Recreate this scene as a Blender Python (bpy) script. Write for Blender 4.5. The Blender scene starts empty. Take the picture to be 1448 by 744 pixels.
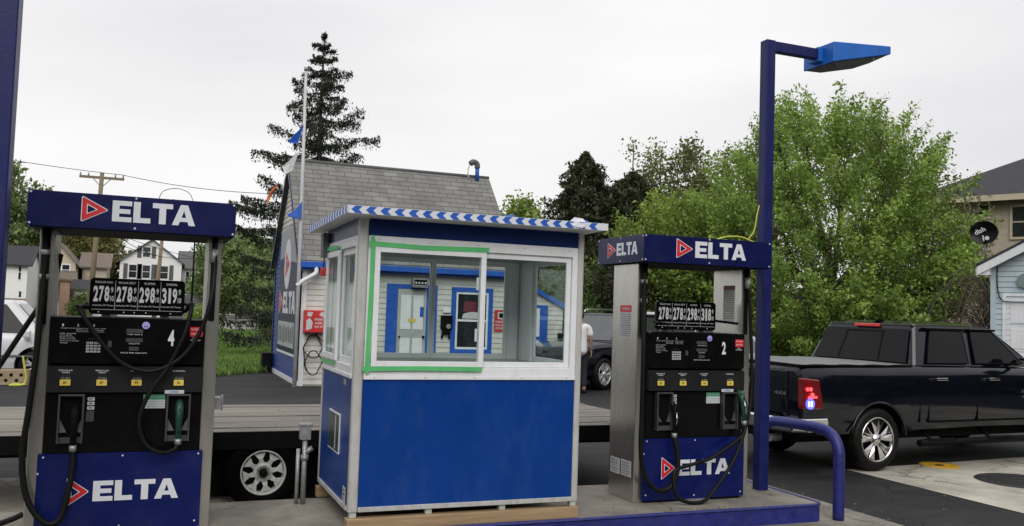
import bpy, bmesh, math, random
import numpy as np
from mathutils import Matrix, Vector
random.seed(4); RNG = np.random.default_rng(7)
PI = math.pi
S = bpy.context.scene
C = S.collection

# ------------------------------------------------------------------ camera
cam_d = bpy.data.cameras.new('camera'); cam = bpy.data.objects.new('camera', cam_d); C.objects.link(cam)
YAW, PITCH, ROLL = 0.3832, 0.0540, 0.0331
fw = Vector((math.sin(YAW), math.cos(YAW), 0)); rt = Vector((math.cos(YAW), -math.sin(YAW), 0)); up = Vector((0, 0, 1))
f2 = fw*math.cos(PITCH)+up*math.sin(PITCH); u2 = up*math.cos(PITCH)-fw*math.sin(PITCH)
r3 = rt*math.cos(ROLL)+u2*math.sin(ROLL); u3 = u2*math.cos(ROLL)-rt*math.sin(ROLL)
cam.matrix_world = Matrix(((r3.x, u3.x, -f2.x, 0), (r3.y, u3.y, -f2.y, 0), (r3.z, u3.z, -f2.z, 1.6437), (0, 0, 0, 1)))
cam_d.sensor_width = 36; cam_d.lens = 36*1269/1448; cam_d.clip_start = .1; cam_d.clip_end = 2000
S.camera = cam
# ------------------------------------------------------------------ world: overcast sky
W = bpy.data.worlds.new('World'); S.world = W; W.use_nodes = True
nt = W.node_tree; nt.nodes.clear()
def N(t, **k):
    n = nt.nodes.new(t)
    for a, b in k.items(): setattr(n, a, b)
    return n
out = N('ShaderNodeOutputWorld')
sky = N('ShaderNodeTexSky', sky_type='NISHITA', sun_disc=False, sun_elevation=math.radians(40), sun_rotation=math.radians(198), air_density=1.5, dust_density=4)
hs = N('ShaderNodeHueSaturation'); hs.inputs['Saturation'].default_value = .12
bg1 = N('ShaderNodeBackground'); bg1.inputs['Strength'].default_value = .1
bg2 = N('ShaderNodeBackground'); bg2.inputs['Strength'].default_value = 1.0
mix = N('ShaderNodeMixShader'); mix.inputs[0].default_value = .88
tc = N('ShaderNodeTexCoord'); sep = N('ShaderNodeSeparateXYZ')
mp = N('ShaderNodeMapping'); mp.inputs['Scale'].default_value = (1.2, 1.2, 4.5)
nz = N('ShaderNodeTexNoise'); nz.inputs['Scale'].default_value = 1.15; nz.inputs['Detail'].default_value = 5; nz.inputs['Roughness'].default_value = .45
cr = N('ShaderNodeValToRGB'); cr.color_ramp.elements[0].position = .3; cr.color_ramp.elements[1].position = .7
cr.color_ramp.elements[0].color = (.66, .655, .68, 1); cr.color_ramp.elements[1].color = (.90, .895, .90, 1)
mr = N('ShaderNodeMapRange'); mr.inputs['From Min'].default_value = .3; mr.inputs['From Max'].default_value = 1; mr.inputs['To Min'].default_value = 1; mr.inputs['To Max'].default_value = 1.45
mul = N('ShaderNodeVectorMath', operation='SCALE')
L = nt.links.new
L(tc.outputs['Generated'], mp.inputs['Vector']); L(mp.outputs[0], nz.inputs['Vector']); L(nz.outputs['Fac'], cr.inputs[0])
L(tc.outputs['Generated'], sep.inputs[0]); L(sep.outputs['Z'], mr.inputs['Value'])
L(cr.outputs[0], mul.inputs[0]); L(mr.outputs[0], mul.inputs['Scale']); L(mul.outputs[0], bg2.inputs['Color'])
dt = N('ShaderNodeVectorMath', operation='DOT_PRODUCT'); dt.inputs[1].default_value = (.374, .927, 0); L(tc.outputs['Generated'], dt.inputs[0])   # sky dimmed behind the camera to darken reflections in black surfaces
md = N('ShaderNodeMapRange', interpolation_type='SMOOTHSTEP'); md.inputs['From Min'].default_value = -.7; md.inputs['From Max'].default_value = .75; md.inputs['To Min'].default_value = .60; md.inputs['To Max'].default_value = 1.0
L(dt.outputs['Value'], md.inputs['Value']); mul2 = N('ShaderNodeVectorMath', operation='SCALE'); L(mul.outputs[0], mul2.inputs[0]); L(md.outputs[0], mul2.inputs['Scale']); L(mul2.outputs[0], bg2.inputs['Color'])
L(sky.outputs[0], hs.inputs['Color']); L(hs.outputs[0], bg1.inputs['Color'])
L(bg1.outputs[0], mix.inputs[1]); L(bg2.outputs[0], mix.inputs[2]); L(mix.outputs[0], out.inputs[0])
sd = bpy.data.lights.new('sun', 'SUN'); sd.energy = 1.45; sd.angle = math.radians(45); sd.color = (1, .97, .92)
sun = bpy.data.objects.new('sun', sd); C.objects.link(sun)
sun.rotation_euler = (math.radians(50), 0, math.radians(-18))
S.view_settings.view_transform = 'Standard'; S.view_settings.look = 'None'; S.view_settings.exposure = .22; S.view_settings.gamma = 1
S.render.engine = 'CYCLES'

# ------------------------------------------------------------------ materials
MATS = {}
def mat(name, col, rough=.5, metal=0, var=.12, scale=6, bump=0, bscale=60, coat=0, emit=None, dirt=None, stretch=None, trans=0, spec=None, grime=None):
    m = bpy.data.materials.new(name); m.use_nodes = True; n = m.node_tree; b = n.nodes['Principled BSDF']
    b.inputs['Roughness'].default_value = rough; b.inputs['Metallic'].default_value = metal
    if coat: b.inputs['Coat Weight'].default_value = coat; b.inputs['Coat Roughness'].default_value = .05
    if spec is not None: b.inputs['Specular IOR Level'].default_value = spec
    t = n.nodes.new('ShaderNodeTexCoord'); mpn = n.nodes.new('ShaderNodeMapping'); n.links.new(t.outputs['Object'], mpn.inputs['Vector'])
    if stretch: mpn.inputs['Scale'].default_value = stretch
    a = n.nodes.new('ShaderNodeTexNoise'); a.inputs['Scale'].default_value = scale; a.inputs['Detail'].default_value = 8; a.inputs['Roughness'].default_value = .6
    n.links.new(mpn.outputs[0], a.inputs['Vector'])
    r = n.nodes.new('ShaderNodeValToRGB'); r.color_ramp.elements[0].position = .3; r.color_ramp.elements[1].position = .7
    lo = [max(0, c*(1-var)) for c in col]; hi = [min(1, c*(1+var)) for c in col]
    if dirt: lo = dirt
    r.color_ramp.elements[0].color = (*lo, 1); r.color_ramp.elements[1].color = (*hi, 1)
    n.links.new(a.outputs['Fac'], r.inputs[0]); n.links.new(r.outputs[0], b.inputs['Base Color'])
    rr = n.nodes.new('ShaderNodeMapRange'); rr.inputs['To Min'].default_value = max(0, rough-.08); rr.inputs['To Max'].default_value = min(1, rough+.1)
    n.links.new(a.outputs['Fac'], rr.inputs['Value']); n.links.new(rr.outputs[0], b.inputs['Roughness'])
    if grime:      # wear and dirt with its own shape: (colour, amount, scale, stretch)
        gc, ga, gs, gst = grime
        gm = n.nodes.new('ShaderNodeMapping'); gm.inputs['Scale'].default_value = gst; gm.inputs['Location'].default_value = (3.1, 1.7, .4); n.links.new(t.outputs['Object'], gm.inputs['Vector'])
        gn = n.nodes.new('ShaderNodeTexNoise'); gn.inputs['Scale'].default_value = gs; gn.inputs['Detail'].default_value = 10; gn.inputs['Roughness'].default_value = .7; n.links.new(gm.outputs[0], gn.inputs['Vector'])
        gr = n.nodes.new('ShaderNodeMapRange'); gr.inputs['From Min'].default_value = .48; gr.inputs['From Max'].default_value = .72; gr.inputs['To Max'].default_value = ga; n.links.new(gn.outputs['Fac'], gr.inputs['Value'])
        gx = n.nodes.new('ShaderNodeMix'); gx.data_type = 'RGBA'; n.links.new(gr.outputs[0], gx.inputs['Factor']); n.links.new(r.outputs[0], gx.inputs[6]); gx.inputs[7].default_value = (*gc, 1); n.links.new(gx.outputs[2], b.inputs['Base Color'])
    if bump:
        c = n.nodes.new('ShaderNodeTexNoise'); c.inputs['Scale'].default_value = bscale; c.inputs['Detail'].default_value = 5
        n.links.new(mpn.outputs[0], c.inputs['Vector'])
        bp = n.nodes.new('ShaderNodeBump'); bp.inputs['Strength'].default_value = bump; bp.inputs['Distance'].default_value = .01
        n.links.new(c.outputs['Fac'], bp.inputs['Height']); n.links.new(bp.outputs[0], b.inputs['Normal'])
    if emit: b.inputs['Emission Color'].default_value = (*emit[:3], 1); b.inputs['Emission Strength'].default_value = emit[3]
    if trans: b.inputs['Transmission Weight'].default_value = trans
    MATS[name] = m; return m
navy = mat('navy_vinyl', (.002, .0055, .066), .32, spec=.3, bump=.12, bscale=7, var=.15, grime=((.02, .025, .08), .4, 4, (1, 1, 1)))
navy_panel = mat('navy_panel_vinyl', (.002, .008, .095), .3, spec=.3, bump=.25, bscale=5, var=.15, grime=((.03, .035, .11), .4, 4, (1, 1, 1)))
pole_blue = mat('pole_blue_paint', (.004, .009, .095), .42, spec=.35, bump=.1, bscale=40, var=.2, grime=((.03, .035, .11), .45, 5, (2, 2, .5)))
kerb_blue = mat('kerb_blue_paint', (.014, .020, .17), .45, bump=.25, bscale=25, var=.3, scale=10, grime=((.06, .06, .12), .4, 9, (1, 1, 2)))
booth_blue = mat('booth_blue_laminate', (.0012, .042, .25), .30, spec=.3, bump=.10, bscale=16, stretch=(1, 1, .5), var=.1, scale=3, grime=((.05, .10, .26), .30, 3.5, (1, 1, .5)))
booth_dark = mat('booth_dark_blue', (.002, .019, .12), .3, spec=.3, var=.1, bump=.05, bscale=9)
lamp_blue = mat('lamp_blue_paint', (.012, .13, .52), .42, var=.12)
trim_blue = mat('trim_blue_paint', (.012, .10, .48), .5, var=.15, bump=.1)
white = mat('white_vinyl', (.80, .82, .85), .4, var=.05, bump=.05, bscale=20, grime=((.50, .47, .42), .25, 7, (1.5, 1.5, .4)))
white_sign = mat('white_sign_vinyl', (.72, .74, .80), .4, var=.03)
red = mat('logo_red', (.62, .02, .03), .4, var=.06)
grey_post = mat('grey_aluminium_paint', (.50, .50, .49), .42, var=.08, bump=.08, bscale=15, grime=((.25, .22, .18), .5, 8, (2, 2, .5)))
inner = mat('booth_inner_grey', (.46, .49, .47), .55, var=.1)
steel = mat('brushed_stainless', (.62, .60, .56), .27, metal=.92, var=.07, scale=2, stretch=(1, 1, .4), bump=.06, bscale=3, grime=((.26, .21, .15), .45, 1.6, (1, 1, .45)))
steel_dull = mat('dull_zinc', (.35, .36, .36), .5, metal=.6, var=.25, scale=30)
blackp = mat('black_plastic', (.004, .004, .0045), .2, var=.3, bump=.03, bscale=30, spec=.16)
black_matte = mat('black_matte', (.004, .004, .0043), .6, var=.3, bump=.1, spec=.12)
graypan = mat('charcoal_panel', (.014, .0145, .016), .42, var=.2, bump=.05, spec=.2)
bootgrey = mat('nozzle_boot_grey', (.045, .045, .047), .5, var=.25)
bootdark = mat('nozzle_boot_dark', (.003, .003, .003), .7, spec=.1)
rubber = mat('black_rubber', (.006, .006, .006), .5, spec=.2, var=.3, bump=.1, bscale=80)
lcd = mat('lcd_grey', (.06, .065, .062), .2, var=.1)
labelw = mat('label_white', (.55, .56, .58), .5, var=.1)
digit = mat('digit_white', (.72, .74, .76), .5, var=.04)
yellow = mat('button_yellow', (.72, .55, .10), .45, var=.12)
tapegreen = mat('green_masking_tape', (.10, .50, .17), .6, var=.1, bump=.15, bscale=40)
stickgreen = mat('sticker_green', (.05, .28, .16), .5)
lavender = mat('lavender_sticker', (.36, .34, .72), .5, var=.1)
nozgreen = mat('green_nozzle_plastic', (.010, .055, .04), .4, var=.2)
chrome = mat('chrome', (.75, .75, .76), .10, metal=1, var=.05)
conc = mat('concrete', (.27, .25, .21), .8, var=.12, scale=2.0, bump=.5, bscale=45, dirt=(.13, .12, .10), grime=((.085, .078, .068), .75, 1.7, (1, 1, 1)))
conc_pad = mat('concrete_pad', (.52, .49, .41), .75, var=.12, scale=1.3, bump=.4, bscale=35, dirt=(.27, .255, .215), grime=((.17, .155, .13), .7, .9, (1, 1, 1)))
asph = mat('asphalt', (.015, .0155, .017), .68, spec=.3, var=.35, scale=1.2, bump=.9, bscale=110, grime=((.060, .058, .055), .8, .7, (.5, 1.6, 1)))
asph_old = mat('asphalt_old', (.05, .05, .052), .68, var=.3, scale=.6, bump=.8, bscale=90)
wood = mat('deck_wood', (.25, .23, .195), .7, var=.3, scale=5, stretch=(.25, 5, 5), bump=.4, bscale=12, dirt=(.12, .105, .09), grime=((.08, .07, .06), .7, 2.2, (.5, 2, 1)))
lumber = mat('pine_lumber', (.36, .25, .14), .65, var=.2, scale=6, stretch=(.4, 6, 6), bump=.3, bscale=10)
bark = mat('bark', (.09, .072, .055), .9, var=.4, scale=8, bump=1, bscale=20)
polewood = mat('utility_pole_wood', (.22, .17, .12), .85, var=.3, scale=4, bump=.6, stretch=(4, 4, .4))
grass_m = mat('grass_ground', (.055, .095, .022), .9, var=.4, scale=.5, bump=1, bscale=15, dirt=(.06, .06, .03))
gravel = mat('gravel_path', (.28, .27, .25), .9, var=.2, bump=.7, bscale=20)
siding_w = mat('white_siding', (.62, .61, .57), .55, var=.08, scale=2.5, bump=.1, grime=((.36, .34, .29), .4, 1.6, (1, 1, 1)))
siding_h = mat('house_white_siding', (.82, .82, .82), .55, var=.04)
siding_n = mat('navy_siding', (.012, .045, .24), .5, var=.15)
siding_lb = mat('light_blue_siding', (.46, .56, .60), .55, var=.06)
cream = mat('cream_siding', (.55, .48, .36), .7, var=.06)
beige = mat('beige_stucco', (.46, .40, .32), .85, var=.08, bump=.2)
shingle_d = mat('dark_shingle', (.035, .035, .042), .85, var=.35, scale=9, bump=.8, bscale=14)
shingle_g = mat('grey_shingle_plain', (.11, .11, .115), .85, var=.2, scale=5, bump=.5, bscale=14)
shingle_b = mat('brown_shingle', (.17, .14, .115), .85, var=.3, scale=5, bump=.5)
brick = mat('pink_brick', (.42, .27, .20), .85, var=.2, scale=14)
winglass = mat('window_glass_dark', (.02, .025, .03), .06, var=.3, spec=.8)
truck_paint = mat('black_car_paint', (.0035, .0045, .009), .10, coat=.5, var=.2, spec=.3)
carglass = mat('tinted_car_glass', (.0025, .003, .004), .04, var=.2, spec=.22)
tonneau = mat('tonneau_vinyl', (.17, .17, .178), .55, var=.15, bump=.15)
tail_red = mat('tail_red', (.16, .005, .008), .15, coat=.5, var=.15)
red_glow = mat('brake_glow', (.7, .02, .02), .2, emit=(1, .05, .06, 3.0))
blue_glow = mat('blue_glow', (.1, .1, .8), .2, emit=(.08, .09, 1, 2.2))
blue_core = mat('blue_core', (.5, .6, 1), .2, emit=(.45, .6, 1, 4.5))
red_lens = mat('red_lens', (.75, .06, .07), .25)
silver_paint = mat('silver_car_paint', (.45, .46, .48), .25, metal=.5, coat=.8, var=.05)
white_paint = mat('white_car_paint', (.62, .63, .66), .3, coat=.6, var=.05)
greyplast = mat('grey_bumper', (.10, .105, .115), .55)
skin = mat('skin', (.36, .20, .14), .6, var=.1)
tee = mat('white_cotton', (.72, .72, .73), .8, var=.06, bump=.3, bscale=15)
jeans = mat('dark_trousers', (.012, .014, .022), .8)
hair = mat('dark_hair', (.015, .012, .01), .6)
orange = mat('orange_cloth', (.75, .20, .06), .7)
redbox = mat('red_cabinet', (.55, .03, .03), .45, var=.15)
amber = mat('amber_plate', (.65, .27, .04), .4)
tan = mat('tan_block', (.34, .26, .17), .8, var=.3, scale=9, bump=.4)
yellowrope = mat('yellow_rope', (.55, .55, .08), .7)
manyellow = mat('manhole_yellow', (.62, .36, .03), .6, var=.3, scale=9)
iron = mat('cast_iron', (.018, .018, .018), .6, bump=.4, bscale=40)
def glass_mat():
    m = bpy.data.materials.new('window_pane_glass'); m.use_nodes = True; n = m.node_tree; n.nodes.clear()
    o = n.nodes.new('ShaderNodeOutputMaterial'); t = n.nodes.new('ShaderNodeBsdfTransparent'); t.inputs[0].default_value = (.88, .94, .925, 1)
    g = n.nodes.new('ShaderNodeBsdfGlossy'); g.inputs['Roughness'].default_value = .03; g.inputs[0].default_value = (.9, .95, .95, 1)
    f = n.nodes.new('ShaderNodeFresnel'); ge = n.nodes.new('ShaderNodeNewGeometry'); im = n.nodes.new('ShaderNodeMapRange')
    im.inputs['To Min'].default_value = 1.5; im.inputs['To Max'].default_value = 1/1.5; n.links.new(ge.outputs['Backfacing'], im.inputs['Value']); n.links.new(im.outputs[0], f.inputs[0])
    x = n.nodes.new('ShaderNodeMixShader'); n.links.new(f.outputs[0], x.inputs[0]); n.links.new(t.outputs[0], x.inputs[1]); n.links.new(g.outputs[0], x.inputs[2])
    n.links.new(x.outputs[0], o.inputs[0]); return m
pane = glass_mat()
def shingle_mat():
    m = mat('grey_shingle_courses', (.2, .2, .2), .9); n = m.node_tree; b = n.nodes['Principled BSDF']
    t = n.nodes.new('ShaderNodeTexCoord'); s = n.nodes.new('ShaderNodeSeparateXYZ'); c = n.nodes.new('ShaderNodeCombineXYZ')
    n.links.new(t.outputs['Object'], s.inputs[0]); n.links.new(s.outputs['X'], c.inputs['X']); n.links.new(s.outputs['Z'], c.inputs['Y'])
    k = n.nodes.new('ShaderNodeTexBrick'); k.inputs['Scale'].default_value = 1; k.inputs['Brick Width'].default_value = .40; k.inputs['Row Height'].default_value = .125
    k.inputs['Mortar Size'].default_value = .0075; k.inputs['Mortar Smooth'].default_value = .3; k.inputs['Bias'].default_value = 0
    k.inputs['Color1'].default_value = (.168, .166, .158, 1); k.inputs['Color2'].default_value = (.222, .219, .208, 1); k.inputs['Mortar'].default_value = (.095, .092, .085, 1)
    n.links.new(c.outputs[0], k.inputs['Vector'])
    z = n.nodes.new('ShaderNodeTexNoise'); z.inputs['Scale'].default_value = 1.3; z.inputs['Detail'].default_value = 9; n.links.new(t.outputs['Object'], z.inputs['Vector'])
    mr_ = n.nodes.new('ShaderNodeMapRange'); mr_.inputs['To Min'].default_value = .5; mr_.inputs['To Max'].default_value = 1.6; n.links.new(z.outputs['Fac'], mr_.inputs['Value'])
    v = n.nodes.new('ShaderNodeVectorMath'); v.operation = 'SCALE'; n.links.new(k.outputs['Color'], v.inputs[0]); n.links.new(mr_.outputs[0], v.inputs['Scale'])
    n.links.new(v.outputs[0], b.inputs['Base Color'])
    bp = n.nodes.new('ShaderNodeBump'); bp.inputs['Strength'].default_value = .8; bp.inputs['Distance'].default_value = .02; bp.invert = True
    n.links.new(k.outputs['Fac'], bp.inputs['Height']); n.links.new(bp.outputs[0], b.inputs['Normal']); return m
shingle = shingle_mat()
def leaf_mat(name, c1, c2):
    m = bpy.data.materials.new(name); m.use_nodes = True; n = m.node_tree; b = n.nodes['Principled BSDF']; b.inputs['Roughness'].default_value = .55
    a = n.nodes.new('ShaderNodeAttribute'); a.attribute_name = 'tint'
    r = n.nodes.new('ShaderNodeValToRGB'); r.color_ramp.elements[0].color = (*c1, 1); r.color_ramp.elements[1].color = (*c2, 1)
    n.links.new(a.outputs['Fac'], r.inputs[0]); n.links.new(r.outputs[0], b.inputs['Base Color'])
    t = n.nodes.new('ShaderNodeBsdfTranslucent'); n.links.new(r.outputs[0], t.inputs[0]); x = n.nodes.new('ShaderNodeMixShader'); x.inputs[0].default_value = .3
    n.links.new(b.outputs[0], x.inputs[1]); n.links.new(t.outputs[0], x.inputs[2]); n.links.new(x.outputs[0], n.nodes['Material Output'].inputs[0]); return m
lf_maple = leaf_mat('maple_leaf', (.09, .16, .025), (.38, .54, .11))
lf_yel = leaf_mat('yellow_green_leaf', (.09, .15, .022), (.32, .42, .07))
lf_dark = leaf_mat('conifer_leaf', (.014, .022, .009), (.075, .085, .032))
lf_spruce = leaf_mat('spruce_needle', (.010, .016, .009), (.04, .055, .025))
lf_mid = leaf_mat('mid_leaf', (.035, .07, .014), (.15, .22, .05))
lf_brown = leaf_mat('budding_leaf', (.12, .12, .04), (.32, .30, .10))
lf_olive = leaf_mat('olive_leaf', (.07, .10, .03), (.22, .25, .08))
lf_far = leaf_mat('far_tree_leaf', (.07, .12, .035), (.26, .34, .12))
lf_grass = leaf_mat('grass_blade', (.05, .11, .018), (.19, .32, .065))

def crack(m, sc, col, width, oil):
    n = m.node_tree; b = n.nodes['Principled BSDF']; src = b.inputs['Base Color'].links[0].from_socket
    t = n.nodes.new('ShaderNodeTexCoord'); w = n.nodes.new('ShaderNodeTexNoise'); w.inputs['Scale'].default_value = 1.6; w.inputs['Detail'].default_value = 6; n.links.new(t.outputs['Object'], w.inputs['Vector'])
    a = n.nodes.new('ShaderNodeVectorMath'); a.operation = 'MULTIPLY_ADD'; a.inputs[1].default_value = (.7, .7, .7); n.links.new(w.outputs['Color'], a.inputs[0]); n.links.new(t.outputs['Object'], a.inputs[2])
    v = n.nodes.new('ShaderNodeTexVoronoi'); v.feature = 'DISTANCE_TO_EDGE'; v.inputs['Scale'].default_value = sc; n.links.new(a.outputs[0], v.inputs['Vector'])
    r = n.nodes.new('ShaderNodeMapRange'); r.inputs['From Max'].default_value = width; r.inputs['To Min'].default_value = .8; r.inputs['To Max'].default_value = 0; n.links.new(v.outputs['Distance'], r.inputs['Value'])
    x = n.nodes.new('ShaderNodeMix'); x.data_type = 'RGBA'; n.links.new(r.outputs[0], x.inputs['Factor']); n.links.new(src, x.inputs[6]); x.inputs[7].default_value = (*col, 1)
    o = n.nodes.new('ShaderNodeTexVoronoi'); o.inputs['Scale'].default_value = 1.1; n.links.new(a.outputs[0], o.inputs['Vector'])
    q = n.nodes.new('ShaderNodeMapRange'); q.interpolation_type = 'SMOOTHSTEP'; q.inputs['From Min'].default_value = .06; q.inputs['From Max'].default_value = .24; q.inputs['To Min'].default_value = oil; q.inputs['To Max'].default_value = 0; n.links.new(o.outputs['Distance'], q.inputs['Value'])
    y = n.nodes.new('ShaderNodeMix'); y.data_type = 'RGBA'; n.links.new(q.outputs[0], y.inputs['Factor']); n.links.new(x.outputs[2], y.inputs[6]); y.inputs[7].default_value = (*[c*.8 for c in col], 1); n.links.new(y.outputs[2], b.inputs['Base Color'])
crack(conc, .42, (.06, .055, .05), .006, .45); crack(conc_pad, .33, (.12, .11, .10), .006, .4); crack(asph, .3, (.006, .006, .006), .008, .5)
# ------------------------------------------------------------------ mesh builder
class MB:
    def __init__(s): s.v = []; s.f = []; s.m = []; s.mats = []; s.T = Matrix.Identity(4); s.sm = []
    def mi(s, m):
        if m not in s.mats: s.mats.append(m)
        return s.mats.index(m)
    def add(s, vs, fs, m, smooth=False):
        o = len(s.v); k = s.mi(m)
        for p in vs: s.v.append(tuple(s.T @ Vector(p)))
        for f in fs: s.f.append(tuple(i+o for i in f)); s.m.append(k); s.sm.append(smooth)
        return s
    def box(s, x0, x1, y0, y1, z0, z1, m):
        return s.add([(x0,y0,z0),(x1,y0,z0),(x1,y1,z0),(x0,y1,z0),(x0,y0,z1),(x1,y0,z1),(x1,y1,z1),(x0,y1,z1)],
                     [(0,3,2,1),(4,5,6,7),(0,1,5,4),(1,2,6,5),(2,3,7,6),(3,0,4,7)], m)
    def prism(s, pts, z0, z1, m, smooth=False):      # polygon in local XY extruded along local Z
        n = len(pts); vs = [(p[0], p[1], z0) for p in pts]+[(p[0], p[1], z1) for p in pts]
        fs = [tuple(range(n-1, -1, -1)), tuple(range(n, 2*n))]
        s.add(vs, fs, m); o = len(s.v)-2*n; k = s.mi(m)
        for i in range(n):
            j = (i+1) % n; s.f.append((o+i, o+j, o+n+j, o+n+i)); s.m.append(k); s.sm.append(smooth)
        return s
    def tube(s, pts, r, m, n=10, caps=True):
        pts = [Vector(p) for p in pts]; rs = r if isinstance(r, (list, tuple)) else [r]*len(pts)
        vs = []; fs = []; prev = None
        for i, p in enumerate(pts):
            d = (pts[min(i+1, len(pts)-1)]-pts[max(i-1, 0)]).normalized()
            if prev is None:
                a = Vector((0, 0, 1)) if abs(d.z) < .9 else Vector((1, 0, 0)); u = d.cross(a).normalized()
            else:
                u = (prev-d*prev.dot(d)).normalized()
            prev = u; w = d.cross(u)
            for k in range(n):
                t = 2*PI*k/n; vs.append(tuple(p+(u*math.cos(t)+w*math.sin(t))*rs[i]))
        for i in range(len(pts)-1):
            for k in range(n):
                a = i*n+k; b = i*n+(k+1) % n; fs.append((a, b, b+n, a+n))
        s.add(vs, fs, m, True)
        if caps:
            o = len(s.v)-len(vs); k = s.mi(m)
            s.f.append(tuple(o+i for i in range(n-1, -1, -1))); s.m.append(k); s.sm.append(False)
            s.f.append(tuple(o+len(vs)-n+i for i in range(n))); s.m.append(k); s.sm.append(False)
        return s
    def cyl(s, c, r, h, m, n=24, axis='Z'):
        d = {'X': (h, 0, 0), 'Y': (0, h, 0), 'Z': (0, 0, h)}[axis]
        return s.tube([c, (c[0]+d[0], c[1]+d[1], c[2]+d[2])], r, m, n)
    def lathe(s, prof, m, n=32):   # profile of (radius, z) round local Z
        vs = []; fs = []
        for (r, z) in prof:
            for k in range(n):
                t = 2*PI*k/n; vs.append((r*math.cos(t), r*math.sin(t), z))
        for i in range(len(prof)-1):
            for k in range(n):
                a = i*n+k; b = i*n+(k+1) % n; fs.append((a, b, b+n, a+n))
        return s.add(vs, fs, m, True)
    def build(s, name, parent=None, bevel=0, loc=None, label=None, seg=2):
        me = bpy.data.meshes.new(name); me.from_pydata(s.v, [], s.f)
        for m in s.mats: me.materials.append(m)
        me.polygons.foreach_set('material_index', s.m); me.polygons.foreach_set('use_smooth', s.sm); me.update()
        o = bpy.data.objects.new(name, me); C.objects.link(o)
        if parent: o.parent = parent
        if loc: o.location = loc
        if label: o['label'] = label
        if bevel:
            b = o.modifiers.new('bevel', 'BEVEL'); b.width = bevel; b.segments = seg; b.limit_method = 'ANGLE'; b.angle_limit = math.radians(40)
        return o
def tag(o, label, cat, group=None):
    o['label'] = label; o['category'] = cat
    if group: o['group'] = group
    return o
def thing(name, label, cat, loc=(0,0,0), rz=0, group=None):
    o = bpy.data.objects.new(name, None); C.objects.link(o); o.location = loc; o.rotation_euler = (0, 0, rz); o.empty_display_size = .2
    return tag(o, label, cat, group)
def struct(o): o['kind'] = 'structure'; return o
def stuff(o): o['kind'] = 'stuff'; return o
def frame(o, x, z):     # local XY plane placed in 3D: X->x, Y->(z), normal = X cross Y
    x = Vector(x).normalized(); z = Vector(z).normalized(); n = x.cross(z)
    return Matrix(((x.x, z.x, n.x, o[0]), (x.y, z.y, n.y, o[1]), (x.z, z.z, n.z, o[2]), (0, 0, 0, 1)))
def front(x, y, z): return frame((x, y, z), (1, 0, 0), (0, 0, 1))       # normal -> -Y (towards the camera)
def sideL(x, y, z): return frame((x, y, z), (0, -1, 0), (0, 0, 1))      # normal -> -X
# text outlines
_tc = {}
def text_mesh(body, weight=0.0):
    key = (body, weight)
    if key in _tc: return _tc[key]
    cu = bpy.data.curves.new('t', 'FONT'); cu.body = body; cu.size = 1; cu.extrude = 0; cu.offset = weight; cu.resolution_u = 3
    o = bpy.data.objects.new('t', cu); C.objects.link(o)
    dg = bpy.context.evaluated_depsgraph_get(); me = bpy.data.meshes.new_from_object(o.evaluated_get(dg))
    vs = [tuple(v.co) for v in me.vertices]; fs = [tuple(p.vertices) for p in me.polygons]
    bpy.data.objects.remove(o); bpy.data.curves.remove(cu); bpy.data.meshes.remove(me)
    _tc[key] = (vs, fs); return vs, fs
def text(mb, body, x0, x1, y0, y1, m, h=.001, weight=.0):
    vs, fs = text_mesh(body, weight)
    xs = [v[0] for v in vs]; ys = [v[1] for v in vs]; a, b, c, d = min(xs), max(xs), min(ys), max(ys)
    if b-a < 1e-6 or d-c < 1e-6: return
    mb.add([(x0+(v[0]-a)/(b-a)*(x1-x0), y0+(v[1]-c)/(d-c)*(y1-y0), h) for v in vs], fs, m)
def rtri(cx0, cx1, cy0, cy1, rad=.0, inset=0.):
    # right-pointing triangle with rounded corners
    pts = [(cx0, cy0), (cx1, (cy0+cy1)/2), (cx0, cy1)]
    c = (sum(p[0] for p in pts)/3, sum(p[1] for p in pts)/3)
    k = 1-inset; pts = [(c[0]+(p[0]-c[0])*k, c[1]+(p[1]-c[1])*k) for p in pts]
    if not rad: return pts
    o = []
    for i, p in enumerate(pts):
        a = Vector(pts[i-1])-Vector(p); b = Vector(pts[(i+1) % 3])-Vector(p); a.normalize(); b.normalize(); P_ = Vector(p)
        for t in (0, .25, .5, .75, 1):
            q = (P_+a*rad)*(1-t)**2+2*t*(1-t)*P_+(P_+b*rad)*t*t; o.append((q.x, q.y))
    return o
LET = {'E': (.80, [[(0,0),(.80,0),(.80,.23),(.29,.23),(.29,.39),(.74,.39),(.74,.61),(.29,.61),(.29,.77),(.80,.77),(.80,1),(0,1)]]),
       'L': (.72, [[(0,0),(.72,0),(.72,.24),(.29,.24),(.29,1),(0,1)]]),
       'T': (.86, [[(.285,0),(.575,0),(.575,.76),(.86,.76),(.86,1),(0,1),(0,.76),(.285,.76)]]),
       'A': (1.0, [[(0,0),(.28,0),(.335,.18),(.5,.18),(.5,.38),(.405,.38),(.5,.72),(.5,1),(.345,1)], [(1,0),(.72,0),(.665,.18),(.5,.18),(.5,.38),(.595,.38),(.5,.72),(.5,1),(.655,1)][::-1]])}
def elta(mb, x0, x1, y0, y1, h=0.0):
    gap = .07; tot = sum(LET[c][0] for c in 'ELTA')+gap*2-.02; k = (x1-x0)/tot; x = x0; H_ = y1-y0
    for i, c in enumerate('ELTA'):
        w, polys = LET[c]
        for p in polys: mb.prism([(x+q[0]*k, y0+q[1]*H_) for q in p], h, h+.002, white_sign)
        x += (w+(gap if i < 2 else -.02))*k
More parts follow.
